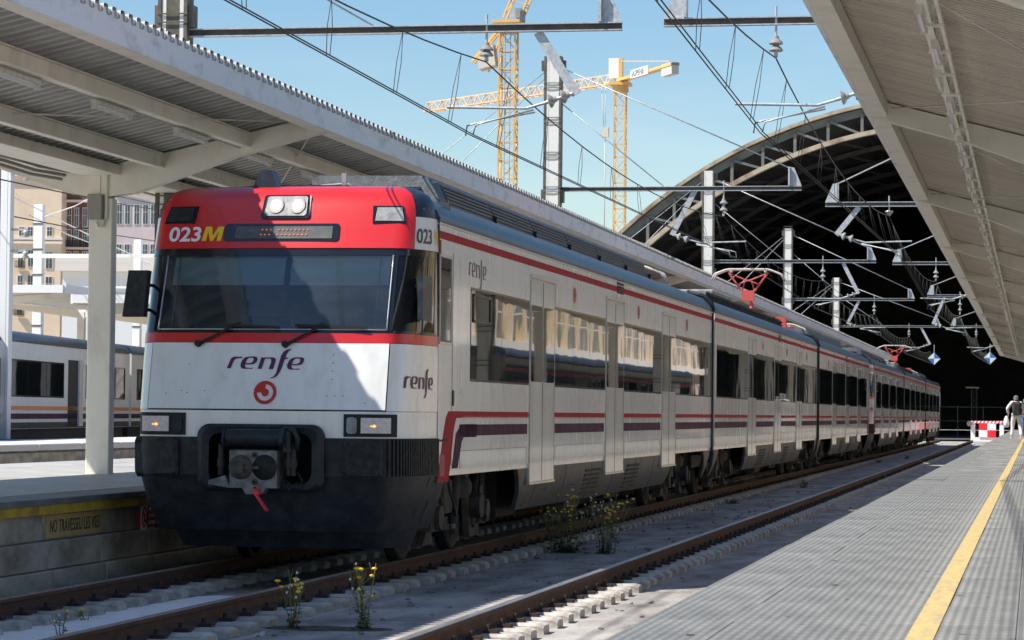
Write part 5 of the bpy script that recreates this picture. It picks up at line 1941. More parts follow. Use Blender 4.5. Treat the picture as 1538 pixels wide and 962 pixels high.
for gi, g in enumerate(G):
    y, lx = g['y'], g['lx']
    t = thing('catenary_gantry', gl[gi], 'catenary gantry', (0, y, 0), 0, 'overhead line gantries along the tracks')
    topz = g['top']
    BZL = g['bz']
    for x in (lx, XM):
        b = MB()
        for sx in (-1, 1):
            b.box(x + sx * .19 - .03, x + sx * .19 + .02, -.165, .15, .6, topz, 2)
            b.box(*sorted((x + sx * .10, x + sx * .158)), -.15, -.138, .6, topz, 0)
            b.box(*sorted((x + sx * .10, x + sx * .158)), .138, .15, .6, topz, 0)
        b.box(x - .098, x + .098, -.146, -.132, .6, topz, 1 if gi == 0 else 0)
        z = 1.0
        while z < topz:
            b.box(x - .22, x + .22, -.178, -.162, z, z + .02, 2)
            b.box(x - .22, x + .22, -.178, -.162, z + .12, z + .14, 2)
            z += .86
        for sx in (-1, 1):
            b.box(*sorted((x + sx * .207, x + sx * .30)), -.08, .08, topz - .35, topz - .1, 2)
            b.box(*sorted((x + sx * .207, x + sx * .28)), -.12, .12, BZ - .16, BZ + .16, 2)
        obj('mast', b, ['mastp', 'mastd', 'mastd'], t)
    for x0, x1, mast in ((lx + .2, XE, lx), (XR, XM - .2, XM)):
        BZ = g['bz'] if mast == lx else g['bzr']
        b = MB(); ibeam(b, (x0, 0, BZ), (x1, 0, BZ))
        obj('beam', b, ['galv', 'beamweb'], t)
        xe = XE if mast == lx else XR
        s = -1 if mast == lx else 1
        b = MB()
        b.box(xe + s * .30 - .02, xe + s * .30 + .02, -.1, .1, BZ + .06, BZ + .52)
        b.prism([(xe - s * .0, BZ + .065), (xe + s * .28, BZ + .065), (xe + s * .28, BZ + .52), (xe + s * .18, BZ + .5)], 'y', -.012, .012)
        obj('end_gusset', b, 'galv', t)
        b = MB()
        b.tube([(mast, 0, topz - .2), (xe + s * .3, 0, BZ + .5)], .018, 5)
        b.tube([(mast, 0, topz - 1.0), (mast + (xe - mast) * .45, 0, BZ + .06)], .014, 5)
        b.tube([(mast, 0, topz - .2), (mast - (xe - mast) * .9, 0, BZ - 1.2)], .012, 5)
        b.tube([(mast, 0, topz - .3), (mast - (xe - mast) * .75, 0, BZ - 1.6)], .012, 5)
        obj('tie_rod', b, 'galv', t)
    mir = 1 if gi % 2 == 0 else -1
    for tx in (TX1 - .1, TX2 - .1):
        BZ = g['bz'] if tx < -5 else g['bzr']
        b = MB()
        b.cyl((tx, 0, BZ + .2), (tx, 0, BZ - .23), .018, n=6)
        insulator(b, (tx, 0, BZ - .22), (tx, 0, 6.50), 2, .10)
        b.cyl((tx, 0, 6.50), (tx, 0, 6.43), .03, n=6)
        obj('insulator', b, ['galv', 'porc'], t)
        # dropper bracket, cantilever tube and steady arm
        bx = tx + mir * .72
        b = MB()
        b.bar((bx, .02, BZ - .06), (bx + mir * .55, .02, 5.96), .13, .025, 0, (0, 1, 0))
        e = (bx + mir * .50, 0, 5.97)
        i1 = (bx + mir * .10, 0, 5.84)
        insulator(b, e, i1, 2, .10)
        b.cyl(i1, (bx - mir * .15, 0, 5.77), .022, n=6)
        b.cyl((bx - mir * .15, 0, 5.77), (tx - mir * .55, 0, 5.80), .022, n=6)
        b.tube([(bx - mir * .05, 0, 5.75), (tx - mir * .02, 0, 5.58), (tx - mir * .14, 0, 5.55), (tx - mir * .18, 0, 5.41)], .014, 5)
        b.tube([(bx - mir * .05, .12, 5.73), (tx - mir * .18, .12, 5.58), (tx - mir * .29, .12, 5.55), (tx - mir * .31, .12, 5.41)], .014, 5)
        obj('registration_arm', b, ['galv', 'porc'], t)

sup = [-4.0, 10.0] + [g['y'] for g in G] + [204.0]
for tx, lab in ((TX1, 'overhead wires with droppers strung above the train'), (TX2, 'overhead wires with droppers strung above the empty track')):
    t = thing('overhead_line', lab, 'overhead wires', (tx, 0, 0))
    ZM, ZC = 6.42, 5.40
    msg = []
    stag = lambda i: (.20 if i % 2 else -.28)
    cw = []
    for i in range(1, len(sup) - 1):
        a, c = sup[i], sup[i + 1]
        n = 14
        b = MB()
        L_ = c - a
        sag = min(.46, .00075 * L_ * L_)
        pts = [(-.1, a + L_ * k / n, ZM - 4 * sag * (k / n) * (1 - k / n)) for k in range(n + 1)]
        b.tube(pts, .011, 5)
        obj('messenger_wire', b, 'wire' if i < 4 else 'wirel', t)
        s0, s1 = stag(i), stag(i + 1)
        for dx in (-.025, .025):
            b = MB()
            b.tube([(s0 + dx * (1 if True else 0), a, ZC), (s1 + dx, c, ZC)], .0085, 5)
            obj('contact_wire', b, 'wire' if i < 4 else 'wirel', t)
        nd = max(3, int(L_ / 3.1))
        for k in range(nd):
            f = (k + .5) / nd
            yy = a + L_ * f
            xx = s0 + (s1 - s0) * f
            zt = ZM - 4 * sag * f * (1 - f)
            b = MB()
            for dx in (-.02, .02):
                b.tube([(-.1, yy, zt), (-.1 + (xx + .1) * .5 + dx * 1.2, yy + dx, (zt + ZC) / 2), (xx + dx, yy, ZC)], .0045, 4)
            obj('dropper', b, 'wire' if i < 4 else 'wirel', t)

# diamond signs hanging at the end of the wires
def diamond(loc, label):
    t = thing('diamond_sign', label, 'diamond sign', loc, 0, 'blue and white diamond signs on the overhead line')
    r = .40
    corners = [(0, r), (r, 0), (0, -r), (-r, 0)]
    for k in range(4):
        (xa, za), (xb, zb) = corners[k], corners[(k + 1) % 4]
        b = MB()
        b.prism([(0, 0), (xa, za), (xb, zb)], 'y', -.02, .02)
        obj('quadrant', b, 'signblue' if k in (0, 2) else 'signwhite', t)
    b = MB(); b.cyl((0, 0, r), (0, 0, r + .5), .02, n=6)
    obj('hanger', b, 'galv', t)


p = at(1403, 539, 176); diamond(tuple(p), 'blue and white diamond sign hanging nearer the train, left of two')
p = at(1487, 538, 176); diamond(tuple(p), 'blue and white diamond sign by the end of the right canopy')

# ------------------------------------------------------------------ cranes
def lattice(b, p, q, w, cell, r=.05, m=0, tri=False, leg=.09):
    p, q = Vector(p), Vector(q)
    d = (q - p); L_ = d.length; d.normalize()
    u = Vector((0, 0, 1)) if abs(d.z) < .8 else Vector((0, 1, 0))
    x = d.cross(u).normalized(); z = x.cross(d).normalized()
    cs = [(-1, -1), (1, -1), (1, 1), (-1, 1)] if not tri else [(-1, -1), (1, -1), (0, 1)]
    corner = [x * a * w / 2 + z * c * w / 2 for a, c in cs]
    for c in corner:
        b.bar(p + c, q + c, leg, leg, m)
    n = max(1, int(L_ / cell))
    for i in range(n):
        a0, a1 = p + d * L_ * i / n, p + d * L_ * (i + 1) / n
        for k in range(len(corner)):
            c0, c1 = corner[k], corner[(k + 1) % len(corner)]
            if i % 2: c0, c1 = c1, c0
            b.bar(a0 + c0, a1 + c1, r, r, m)
            b.bar(a1 + c0, a1 + c1, r, r, m)


def crane_base(px, py_top, d):
    top = at(px, py_top, d)
    return top


top = at(764, 50, 260)
t = thing('tower_crane', 'near yellow luffing crane, its jib rising out of the top of the picture', 'tower crane', (top.x, top.y, -.5))
H = top.z + .5
b = MB(); lattice(b, (0, 0, 0), (0, 0, H), 1.5, 1.7, .075, leg=.15); obj('tower', b, 'crane', t)
b = MB(); b.cyl((0, 0, H), (0, 0, H + .8), 1.0, n=16); b.box(-1.3, 1.3, -1.5, 1.5, H + .8, H + 1.1); obj('slewing_ring', b, 'crane', t)
b = MB(); b.box(.8, 1.4, -1.0, 1.0, H + 1.1, H + 2.2); b.box(.9, 1.3, -1.1, 1.1, H + 1.3, H + 2.0)
obj('operator_cab', b, 'acgrey', t)
b = MB(); lattice(b, (.3, 0, H + 1.1), (11, -2, H + 26), 1.5, 1.9, .075, leg=.15); obj('jib', b, 'crane', t)
b = MB(); b.bar((-.5, 0, H + .9), (-3.6, .5, H - 2.6), .25, .25); b.bar((-.3, 0, H + 1.1), (-2.0, .5, H - 3.6), .15, .15); b.bar((-.5, .9, H + .9), (-3.6, 1.4, H - 2.6), .25, .25)
obj('counter_jib', b, 'crane', t)
b = MB(); b.prism([(-2.9, H - 2.4), (-1.5, H - 1.0), (-1.2, H - 3.0), (-2.8, H - 3.4)], 'y', -.2, 1.6); obj('counterweight', b, 'cwt', t)
b = MB()
for k in range(40):
    b.bar((-.25, -.3, k * H / 40), (.25, -.3, k * H / 40), .05, .05)
b.bar((-.25, -.3, 0), (-.25, -.3, H), .06, .06); b.bar((.25, -.3, 0), (.25, -.3, H), .06, .06)
obj('ladder', b, 'acgrey', t)

top = at(932, 128, 370)
t = thing('tower_crane', 'farther orange crane with long flat jib pointing left', 'tower crane', (top.x, top.y, -.5))
H = top.z + .5
tip = at(642, 163, 402) - Vector((top.x, top.y, -.5))
ct = at(1014, 113, 352) - Vector((top.x, top.y, -.5))
b = MB(); lattice(b, (0, 0, 0), (0, 0, H - 1), 1.45, 1.7, .075, leg=.15); obj('tower', b, 'crane', t)
b = MB(); b.cyl((0, 0, H - 1), (0, 0, H + .2), 1.1, n=14); b.box(-1.4, 1.4, -1.4, 1.4, H - .1, H + .3); obj('slewing_ring', b, 'crane', t)
hz = Vector((tip.x, tip.y, 0)).normalized()
b = MB(); lattice(b, Vector((0, 0, H + .9)) + hz * .8, Vector((tip.x, tip.y, H + .3)), 1.35, 1.6, .09, tri=True, leg=.13); obj('jib', b, 'crane2', t)
b = MB(); b.bar((0, 0, H + .6), (ct.x, ct.y, H + .6), 1.2, .35); b.bar((0, 0, H + 3.2), (ct.x * .9, ct.y * .9, H + 1.2), .1, .1)
obj('counter_jib', b, 'crane', t)
b = MB(); b.bar((ct.x * .82, ct.y * .82, H + .1), (ct.x * 1.0, ct.y * 1.0, H + .1), 1.0, 1.5); obj('counterweight', b, 'cwt', t)
b = MB(); v_ = hz * .9; b.bar(v_ + Vector((0, 0, H + .4)), v_ * 2.6 + Vector((0, 0, H + .4)), 1.6, 0.1); b.box(v_.x - .9, v_.x + .9, v_.y - .8, v_.y + .8, H + .9, H + 3.6)
obj('operator_cab', b, 'bwhite', t)
b = MB(); b.bar((0, 0, H), (0, 0, H + 3.6), .5, .5); obj('tower_head', b, 'crane', t)
q = (ct - Vector((0, 0, 0))) * .42
me = text_mesh('crane_lettering', 'JASPENB', 1.0, 'darktext', bold=.01)
b = MB()
hk = hz * 3.0
b.tube([hk + Vector((0, 0, H)), hk + Vector((0, 0, H - 5.6))], .05, 4); b.tube([hk * 1.25 + Vector((0, 0, H)), hk * 1.1 + Vector((0, 0, H - 5.6))], .05, 4)
b.box(hk.x - .5, hk.x + .5, hk.y - .4, hk.y + .4, H - 6.8, H - 5.5); b.tube([hk + Vector((0, 0, H - 6.8)), hk + Vector((0, 0, H - 20))], .06, 4)
obj('hoist_rope', b, 'cwt', t)
pl0 = Vector((ct.x, ct.y, 0)) * .28
angp = math.atan2(ct.y, ct.x)
nrm = Vector((math.sin(angp), -math.cos(angp), 0))
b = MB(); b.bar(pl0 + nrm * .68 + Vector((0, 0, H + .75)), pl0 * 2.15 + nrm * .68 + Vector((0, 0, H + .75)), .05, 1.1)
obj('name_board', b, 'bwhite', t)
for v in me.vertices: v.co.x *= (pl0 * 1.0).length / 4.6
link('name_lettering', me, t, tuple(pl0 * 1.08 + nrm * .73 + Vector((0, 0, H + .42))), (PI / 2, 0, angp))

# ------------------------------------------------------------------ train shed
SY = 206.0
sc_ = 20.0
ap = at(1450, 910, 207)     # centre of the arch circle
RX = 773 / sc_ * 1.0
d_s = (ap - Vector((0, 0, CAM_H))).dot(cf)
RO = 773 * d_s / FPX
RI = 728 * d_s / FPX
CX, CZ = ap.x, ap.z
SY = ap.y
shed = thing('train_shed', 'huge dark arched train shed with cream truss rim closing the view', 'train shed', (CX, SY, 0))
th0 = math.asin((0 - CZ) / RO)
def ang_list(n): return [th0 + (PI - 2 * th0) * i / n for i in range(n + 1)]
NA = 56
al = ang_list(NA)


def ring(b, r0, r1, y0, y1, m=0, cz=CZ):
    vs = []
    for a in al:
        for r, y in ((r0, y0), (r1, y0), (r1, y1), (r0, y1)):
            vs.append((r * math.cos(a), y, max(cz + r * math.sin(a), -.5)))
    fs = []
    for i in range(NA):
        for k in range(4):
            fs.append((i * 4 + k, i * 4 + (k + 1) % 4, (i + 1) * 4 + (k + 1) % 4, (i + 1) * 4 + k))
    b.add(vs, fs, m)


b = MB(); ring(b, RO - .26, RO, -.6, .1); obj('outer_rim', b, 'archs', shed)
b = MB(); ring(b, RO - .9, RO - .33, -.1, .1, 0); obj('rim_web', b, 'archg', shed)
b = MB(); ring(b, RI - .17, RI + .17, -.5, .1); obj('inner_rim', b, 'archs', shed)
m_ = 34
aa = [th0 + (PI - 2 * th0) * i / m_ for i in range(m_ + 1)]
for i in range(m_ + 1):
    a = aa[i]
    b = MB()
    xx = RI * math.cos(a)
    e0 = (xx, -.2, CZ + RI * math.sin(a)); e1 = (xx, -.2, CZ + math.sqrt((RO - .6) ** 2 - xx * xx))
    b.bar(e0, e1, .22, .25, 0, (0, 1, 0))
    obj('truss_post', b, 'archg', shed)
    if i < m_:
        a2 = aa[i + 1]
        b = MB()
        if a2 < PI / 2:
            p_, q_ = (a, RO - .6), (a2, RI)
        else:
            p_, q_ = (a, RI), (a2, RO - .6)
        p_, q_ = ((a2, RO - .6), (a, RI)) if a2 > PI / 2 else ((a, RO - .6), (a2, RI))
        def tp_(a_, r_):
            if r_ == RI: return (RI * math.cos(a_), -.2, CZ + RI * math.sin(a_))
            x_ = RI * math.cos(a_)
            return (x_, -.2, CZ + math.sqrt(r_ ** 2 - x_ * x_))
        b.bar(tp_(*p_), tp_(*q_), .18, .25, 0, (0, 1, 0))
        obj('truss_diagonal', b, 'archg', shed)
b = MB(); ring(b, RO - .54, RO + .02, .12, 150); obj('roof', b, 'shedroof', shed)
for k in range(1, 7):
    b = MB(); ring(b, RI - .1, RI + .25, k * 12, k * 12 + .5); ring(b, RO - 1.0, RO - .7, k * 12, k * 12 + .5)
    for i in range(m_):
        a, a2 = aa[i], aa[i + 1]
        b.bar((RI * math.cos(a), k * 12 + .25, CZ + RI * math.sin(a)), ((RO - .8) * math.cos(a2), k * 12 + .25, CZ + (RO - .8) * math.sin(a2)), .2, .2, 0, (0, 1, 0))
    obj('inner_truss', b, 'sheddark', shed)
b = MB()
for i in range(2, m_ - 1, 2):
    a = aa[i]
    b.bar(((RO - .9) * math.cos(a), .2, CZ + (RO - .9) * math.sin(a)), ((RO - .9) * math.cos(a), 149, CZ + (RO - .9) * math.sin(a)), .2, .3)
obj('roof_purlins', b, 'sheddark', shed)
b = MB()
pts = [(RO * math.cos(a), CZ + RO * math.sin(a)) for a in al]
b.prism([(x, max(z, -.5)) for x, z in pts], 'y', 150, 151)
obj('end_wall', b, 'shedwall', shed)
b = MB(); b.box(-RO + 1, RO - 1, .2, 149.5, -.12, -.05)
obj('shed_floor', b, 'shedwall', shed)
# fence and faint structures inside the mouth
t = thing('steel_fence', 'thin dark steel fence crossing the shed mouth behind the buffer stop', 'fence', (-8, 222, 0))
b = MB()
for z in (1.3, 2.4): b.bar((-2, 0, z), (16, 0, z), .03, .03)
obj('rail', b, 'mastd', t)
for k in range(10):
    b = MB(); b.bar((-2 + 2 * k, 0, -.1), (-2 + 2 * k, 0, 2.5), .04, .04); obj('post', b, 'mastd', t)
t = thing('signal_post', 'thin lattice post with small yellow marks inside the shed mouth', 'signal post', tuple(at(1463, 640, 230)))
t.location.z = 0
b = MB(); lattice(b, (0, 0, 0), (0, 0, 4.0), .45, .6, .02, leg=.04); obj('lattice_mast', b, 'mastd', t)
b = MB(); b.box(-.7, .4, -.1, .1, 4.0, 4.12); obj('yellow_plate', b, 'yellow', t)

# ------------------------------------------------------------------ buffer stop
bp_ = at(1484, 661, 207)
t = thing('buffer_stop', 'red and white chequered buffer stop at the end of the empty track', 'buffer stop', (bp_.x, bp_.y - 3, 0))
b = MB()
for x in (-1.05, 1.05):
    b.bbox(x - .16, x + .16, -.15, .15, -.2, 1.15, .02)
b.box(-1.2, 1.2, -.16, .1, -.2, .12)
obj('frame', b, 'buffwhite', t)
b = MB(); b.box(-1.2, 1.2, -.2, .12, 1.16, 1.32); obj('top_rail', b, 'buffwhite', t)
b = MB()
for k in range(9):
    x = -1.15 + .27 * k
    b.prism([(x, 1.165), (x + .10, 1.165), (x + .2, 1.315), (x + .10, 1.315)], 'y', -.21, -.2005)
obj('red_hatching', b, 'buffred', t)
for ix in (0, 1):
    for iz in (0, 1):
        b = MB(); b.box(-.62 + .62 * ix, .62 * ix, -.24, -.18, .13 + .52 * iz, .65 + .52 * iz - (.03 if iz else 0))
        obj('chequer_panel', b, 'buffred' if ix != iz else 'buffwhite', t)
for x in (-1.3, 1.3):
    b = MB(); b.cyl((x, -.45, 1.12), (x, -.2, 1.12), .2, n=14); b.cyl((x, -.2, 1.12), (x, .1, 1.12), .1, n=10)
    obj('buffer', b, 'steel', t)

# ------------------------------------------------------------------ people on the platform
def on_platform(px, d):
    q = at(px, 650, d); return (q.x, q.y, PZ)


t, J = person('person', 'person in white with a black backpack and grey hair walking away, holding a white bag', on_platform(1526, 121), PI + .1,
              dict(anl=(-.20, .12, .09), tol=(-.22, -.04, .03), knl=(-.17, -.02, .50), anr=(.16, -.10, .09), tor=(.18, -.26, .03), knr=(.13, -.12, .50),
                   elr=(.36, .06, 1.20), wrr=(.30, -.06, .98), har=(.30, -.08, .92), ell=(-.30, 0, 1.15), wrl=(-.26, -.16, 1.0), hal=(-.24, -.2, .96)), 'cwhite', 'cwhite', h=1.93)
b = MB(); b.bbox(-.17, .17, .12, .34, 1.02, 1.58, .06); b.bbox(-.24, .24, -.10, .13, 1.44, 1.62, .06)
obj('backpack', b, 'cblack', None, t.location, (0, 0, PI + .1))
o = [x for x in COL.objects if x.name.startswith('backpack')][0]
tag(o, 'black backpack worn by the person in white', 'backpack')
b = MB(); b.lathe((0, 0, 0), [(.06, -.46), (.12, -.43), (.13, -.25), (.09, -.08), (.03, .04)], 12)
o = obj('bag', b, 'cwhite', None, (t.location.x - .42, t.location.y + .1, PZ + .95))
tag(o, 'white bag hanging from the hand of the person in white', 'bag')
person('person', 'second person in dark top and blue jeans at the right picture edge', on_platform(1540, 123), PI - .1,
       dict(anl=(-.12, .14, .09), tol=(-.12, 0, .03), anr=(.13, -.12, .09), tor=(.13, -.28, .03)), 'cblack', 'jeans', h=1.80)

# ------------------------------------------------------------------ buildings
def building(name, label, p0, p1, depth, z0, z1, wallm, cols, rows, w, h, zfirst, dz, x0=None, balcony=(), cornices=(), shutter=False, archit=True, wins=(), bals=None):
    """box building whose front runs p0->p1 (left to right seen from the front); windows built on the front"""
    p0, p1 = Vector((p0[0], p0[1], 0)), Vector((p1[0], p1[1], 0))
    d = p1 - p0; W_ = d.length; a = math.atan2(d.y, d.x)
    t = thing(name, label, 'building', tuple(p0), a)
    b = MB(); b.box(0, W_, 0, depth, z0, z1)
    obj('wall', b, wallm, t)
    wf = MB(); wf.box(-w / 2 - .15, w / 2 + .15, -.12, -.003, -.15, h + .15)
    wg = MB(); wg.box(-w / 2, w / 2, -.145, -.121, 0, h)
    sl_ = MB(); sl_.box(-w / 2 - .3, w / 2 + .3, -.35, -.004, -.35, -.152)
    mb_ = MB(); mb_.box(-.05, .05, -.17, -.146, 0, h); mb_.box(-w / 2, w / 2, -.168, -.147, h * .55, h * .55 + .08)
    mf, mg, ms, mm_ = mesh('window', wf, 'cornice' if archit else 'wframe'), mesh('pane', wg, 'bglass'), mesh('sill', sl_, 'cornice'), mesh('glazing_bar', mb_, 'wframe')
    for r in range(rows):
        for c in range(cols):
            x = W_ * (c + .5) / cols
            o = link('window', mf, t, (x, 0, zfirst + dz * r))
            link('pane', mg, o); link('sill', ms, o); link('glazing_bar', mm_, o)
    for i, (x, z, ww, hh) in enumerate(wins):
        b = MB(); b.box(-ww * .65, ww * .65, -.12, -.003, -.12, hh + .14)
        o = obj('window', b, 'cornice' if archit else 'wframe', t, (x, 0, z))
        b = MB(); b.box(-ww * .5, ww * .5, -.145, -.121, 0, hh); obj('pane', b, 'bglass', o)
        b = MB(); b.box(-.03, .03, -.17, -.146, 0, hh); b.box(-ww / 2, ww / 2, -.168, -.147, hh * .6, hh * .6 + .06); obj('glazing_bar', b, 'wframe', o)
        if bals and i % bals[0] == bals[1]:
            b = MB(); b.box(-ww, ww, -1.0, -.17, -.2, -.08)
            for k in range(11): b.box(-ww + 2 * ww * k / 10 - .03, -ww + 2 * ww * k / 10 + .03, -.98, -.94, -.08, .95)
            b.box(-ww, ww, -1.0, -.93, .95, 1.03); obj('balcony', b, 'under', t, (x, 0, z))
    for z in cornices:
        b = MB(); b.box(-.3, W_ + .3, -.6, -.005, z, z + .45); obj('cornice', b, 'cornice', t)
    bal = MB()
    bal.box(-w, w, -1.1, -.01, -.25, -.1)
    for k in range(13):
        bal.box(-w + 2 * w * k / 12 - .03, -w + 2 * w * k / 12 + .03, -1.08, -1.04, -.1, .95)
    bal.box(-w, w, -1.1, -1.02, .95, 1.03)
    bm = mesh('balcony', bal, 'under')
    for r, c in balcony:
        link('balcony', bm, t, (W_ * (c + .5) / cols, -.01, zfirst + dz * r))
    return t


def gx(px, d):
    q = at(px, 600, d); return (q.x, q.y)


def gz(px, py, d): return at(px, py, d).z


def px_windows(px0, px1, d, wins, p0):
    """photo window boxes -> local x, z, w, h on a facade at depth d"""
    k = d / FPX
    return [((x + w / 2 - px0) * k, gz(x, y + h, d), w * k, h * k) for x, y, w, h in wins]


d = 520
building('apartment_building', 'beige stucco building with blank upper wall, far left under the canopy', gx(-120, d), gx(88, d), 30, -.5, gz(50, 262, d), 'beige', 0, 0, .9, 2.1, 0, 3.9,
         cornices=(gz(50, 366, d), gz(50, 264, d), gz(50, 360, d)),
         wins=px_windows(-120, 88, d, [(x, y, w, h) for x0_ in (-102, -60, -18, 24) for x, y, w, h in ((x0_ + 1, 341, 7, 13), (x0_ + 14, 341, 7, 13), (x0_ + 43, 341, 0, 0), (x0_, 376, 7, 24), (x0_ + 15, 376, 8, 24), (x0_, 414, 7, 26), (x0_ + 15, 414, 8, 26), (x0_, 452, 7, 20)) if w] + [(67, 341, 7, 13), (66, 379, 9, 24), (66, 416, 9, 26)], None), bals=(4, 3))
building('apartment_building', 'dark reddish brown building with iron balconies beside the beige one', gx(89, d + 6), gx(165, d + 6), 30, -.5, gz(120, 262, d), 'brown', 0, 0, 1.0, 2.4, 0, 3.6,
         cornices=(gz(120, 372, d), gz(120, 300, d)), wins=px_windows(89, 165, d, [(x, y, 6, h) for x in (97, 108, 121, 129, 142, 152) for y, h in ((309, 28), (342, 24), (376, 26), (412, 26))], None), bals=(2, 1))
building('apartment_building', 'pale pink building with tall dark windows just left of the train', gx(168, d), gx(330, d), 30, -.5, gz(200, 290, d), 'pink', 0, 0, .55, 1.75, 0, 3.3,
         cornices=(gz(200, 291, d),), archit=False, wins=px_windows(168, 330, d, [(x, y, 7, h) for x in (172, 184, 198, 211, 223, 236, 249, 262, 276) for y, h in ((307, 29), (367, 22), (410, 24))], None))
d = 150
building('station_annex', 'low white annex block behind the far canopies', gx(91, d), gx(225, d), 8, -.5, gz(150, 388, d), 'bwhite', 0, 0, .5, .5, 0, 3, cornices=(gz(150, 396, d), gz(150, 408, d)))
# street side buildings right of the station (seen in the window reflections)
for k in range(4):
    y0 = 44 + 42 * k
    building('station_building', ['yellow stucco building right of the platforms, first in reflections', 'cream building right of the platforms, second in reflections', 'yellow building right of the platforms, third in reflections',
                                  'last cream building right of the platforms, fourth in reflections'][k], (13.5, y0 + 41.5), (13.5, y0), 14, -.5, 12 + 1 * (k % 2), ['yellowb', 'beige'][k % 2], 10, 3, 1.5, 2.5, 1.3, 3.7, cornices=(4.6, 11.2))

# white masts and gantry beam of the other tracks on the left
def white_mast(px, py_top, py_base_d, w, label):
    d = py_base_d
    q = at(px, 640, d)
    t = thing('white_mast', label, 'mast', (q.x, q.y, 0))
    zt = at(px, py_top, d).z
    b = MB(); b.bbox(-w / 2, w / 2, -w * .4, w * .4, -.2, zt, .02); obj('post', b, 'bwhite', t)
    b = MB()
    for k in range(int(zt / 1.2)):
        b.box(-w / 2 - .03, w / 2 + .03, -w * .4 - .02, -w * .4 - .002, .6 + 1.2 * k, .68 + 1.2 * k)
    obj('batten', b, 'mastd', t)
    return t


white_mast(54.5, 307, 130, .45, 'tall white mast before the beige building')
white_mast(204, 360, 130, .36, 'white mast just left of the train, before the pink building')
q = at(3, 640, 78)
t = thing('catenary_mast', 'big white steel mast at the left picture edge with insulator brackets', 'mast', (q.x, q.y, 0))
b = MB()
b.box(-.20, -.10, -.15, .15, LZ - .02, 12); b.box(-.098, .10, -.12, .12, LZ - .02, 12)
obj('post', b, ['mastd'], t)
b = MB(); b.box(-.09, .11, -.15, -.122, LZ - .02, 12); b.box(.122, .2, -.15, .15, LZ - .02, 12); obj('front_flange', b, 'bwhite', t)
b = MB()
for z in (6.0, 6.6, 8.2):
    b.bar((.2, 0, z), (.65, 0, z), .06, .06)
    b.lathe((.62, 0, z - .22), [(.04, 0), (.12, .04), (.05, .1), (.12, .14), (.04, .2)], 10)
obj('bracket', b, 'galv', t)
a_, c_ = at(17, 384, 100), at(238, 385, 100)
t = thing('gantry_beam', 'long thin white gantry beam crossing in front of the far buildings', 'gantry beam', tuple(a_))
b = MB(); b.bar((-6, 0, 0), tuple(c_ - a_ + Vector((2, 0, 0))), .12, .14); obj('beam', b, 'bwhite', t)
b = MB(); b.bar((-5, 0, .2), (-5, 0, -a_.z), .3, .3); b.bar(tuple(c_ - a_ + Vector((1, 0, 0))), tuple(c_ - a_ + Vector((1, 0, -a_.z))), .25, .25); obj('post', b, 'bwhite', t)
a_ = at(17, 432, 110)
t = thing('gantry_beam', 'thin white lower gantry beam with hanging insulators, left of the train', 'gantry beam', tuple(a_))
b = MB(); b.bar((-6, 0, 0), tuple(at(205, 432, 110) - a_), .06, .07); b.bar((-3, 0, 0), (-3, 0, -a_.z), .2, .2)
obj('beam', b, 'bwhite', t)
for i, (pa, pb, r_) in enumerate((((0, 248, 70), (235, 306, 110), .018), ((0, 268, 70), (260, 318, 115), .018), ((0, 320, 80), (240, 362, 110), .018), ((17, 293, 90), (235, 398, 120), .02), ((60, 330, 90), (140, 365, 100), .02), ((80, 320, 90), (150, 288, 80), .018))):
    p_, q_ = at(*pa), at(*pb)
    b = MB(); b.tube([p_ + (p_ - q_) * .2, (p_ + q_) / 2 - Vector((0, 0, .1)), q_ + (q_ - p_) * .3], r_, 4)
    o = obj('overhead_wire', b, 'wire' if i < 3 else 'bwhite')
    tag(o, ['top', 'second', 'third', 'fourth', 'fifth', 'sixth'][i] + ' loose wire crossing before the far left buildings', 'wire', 'wires before the far left buildings')

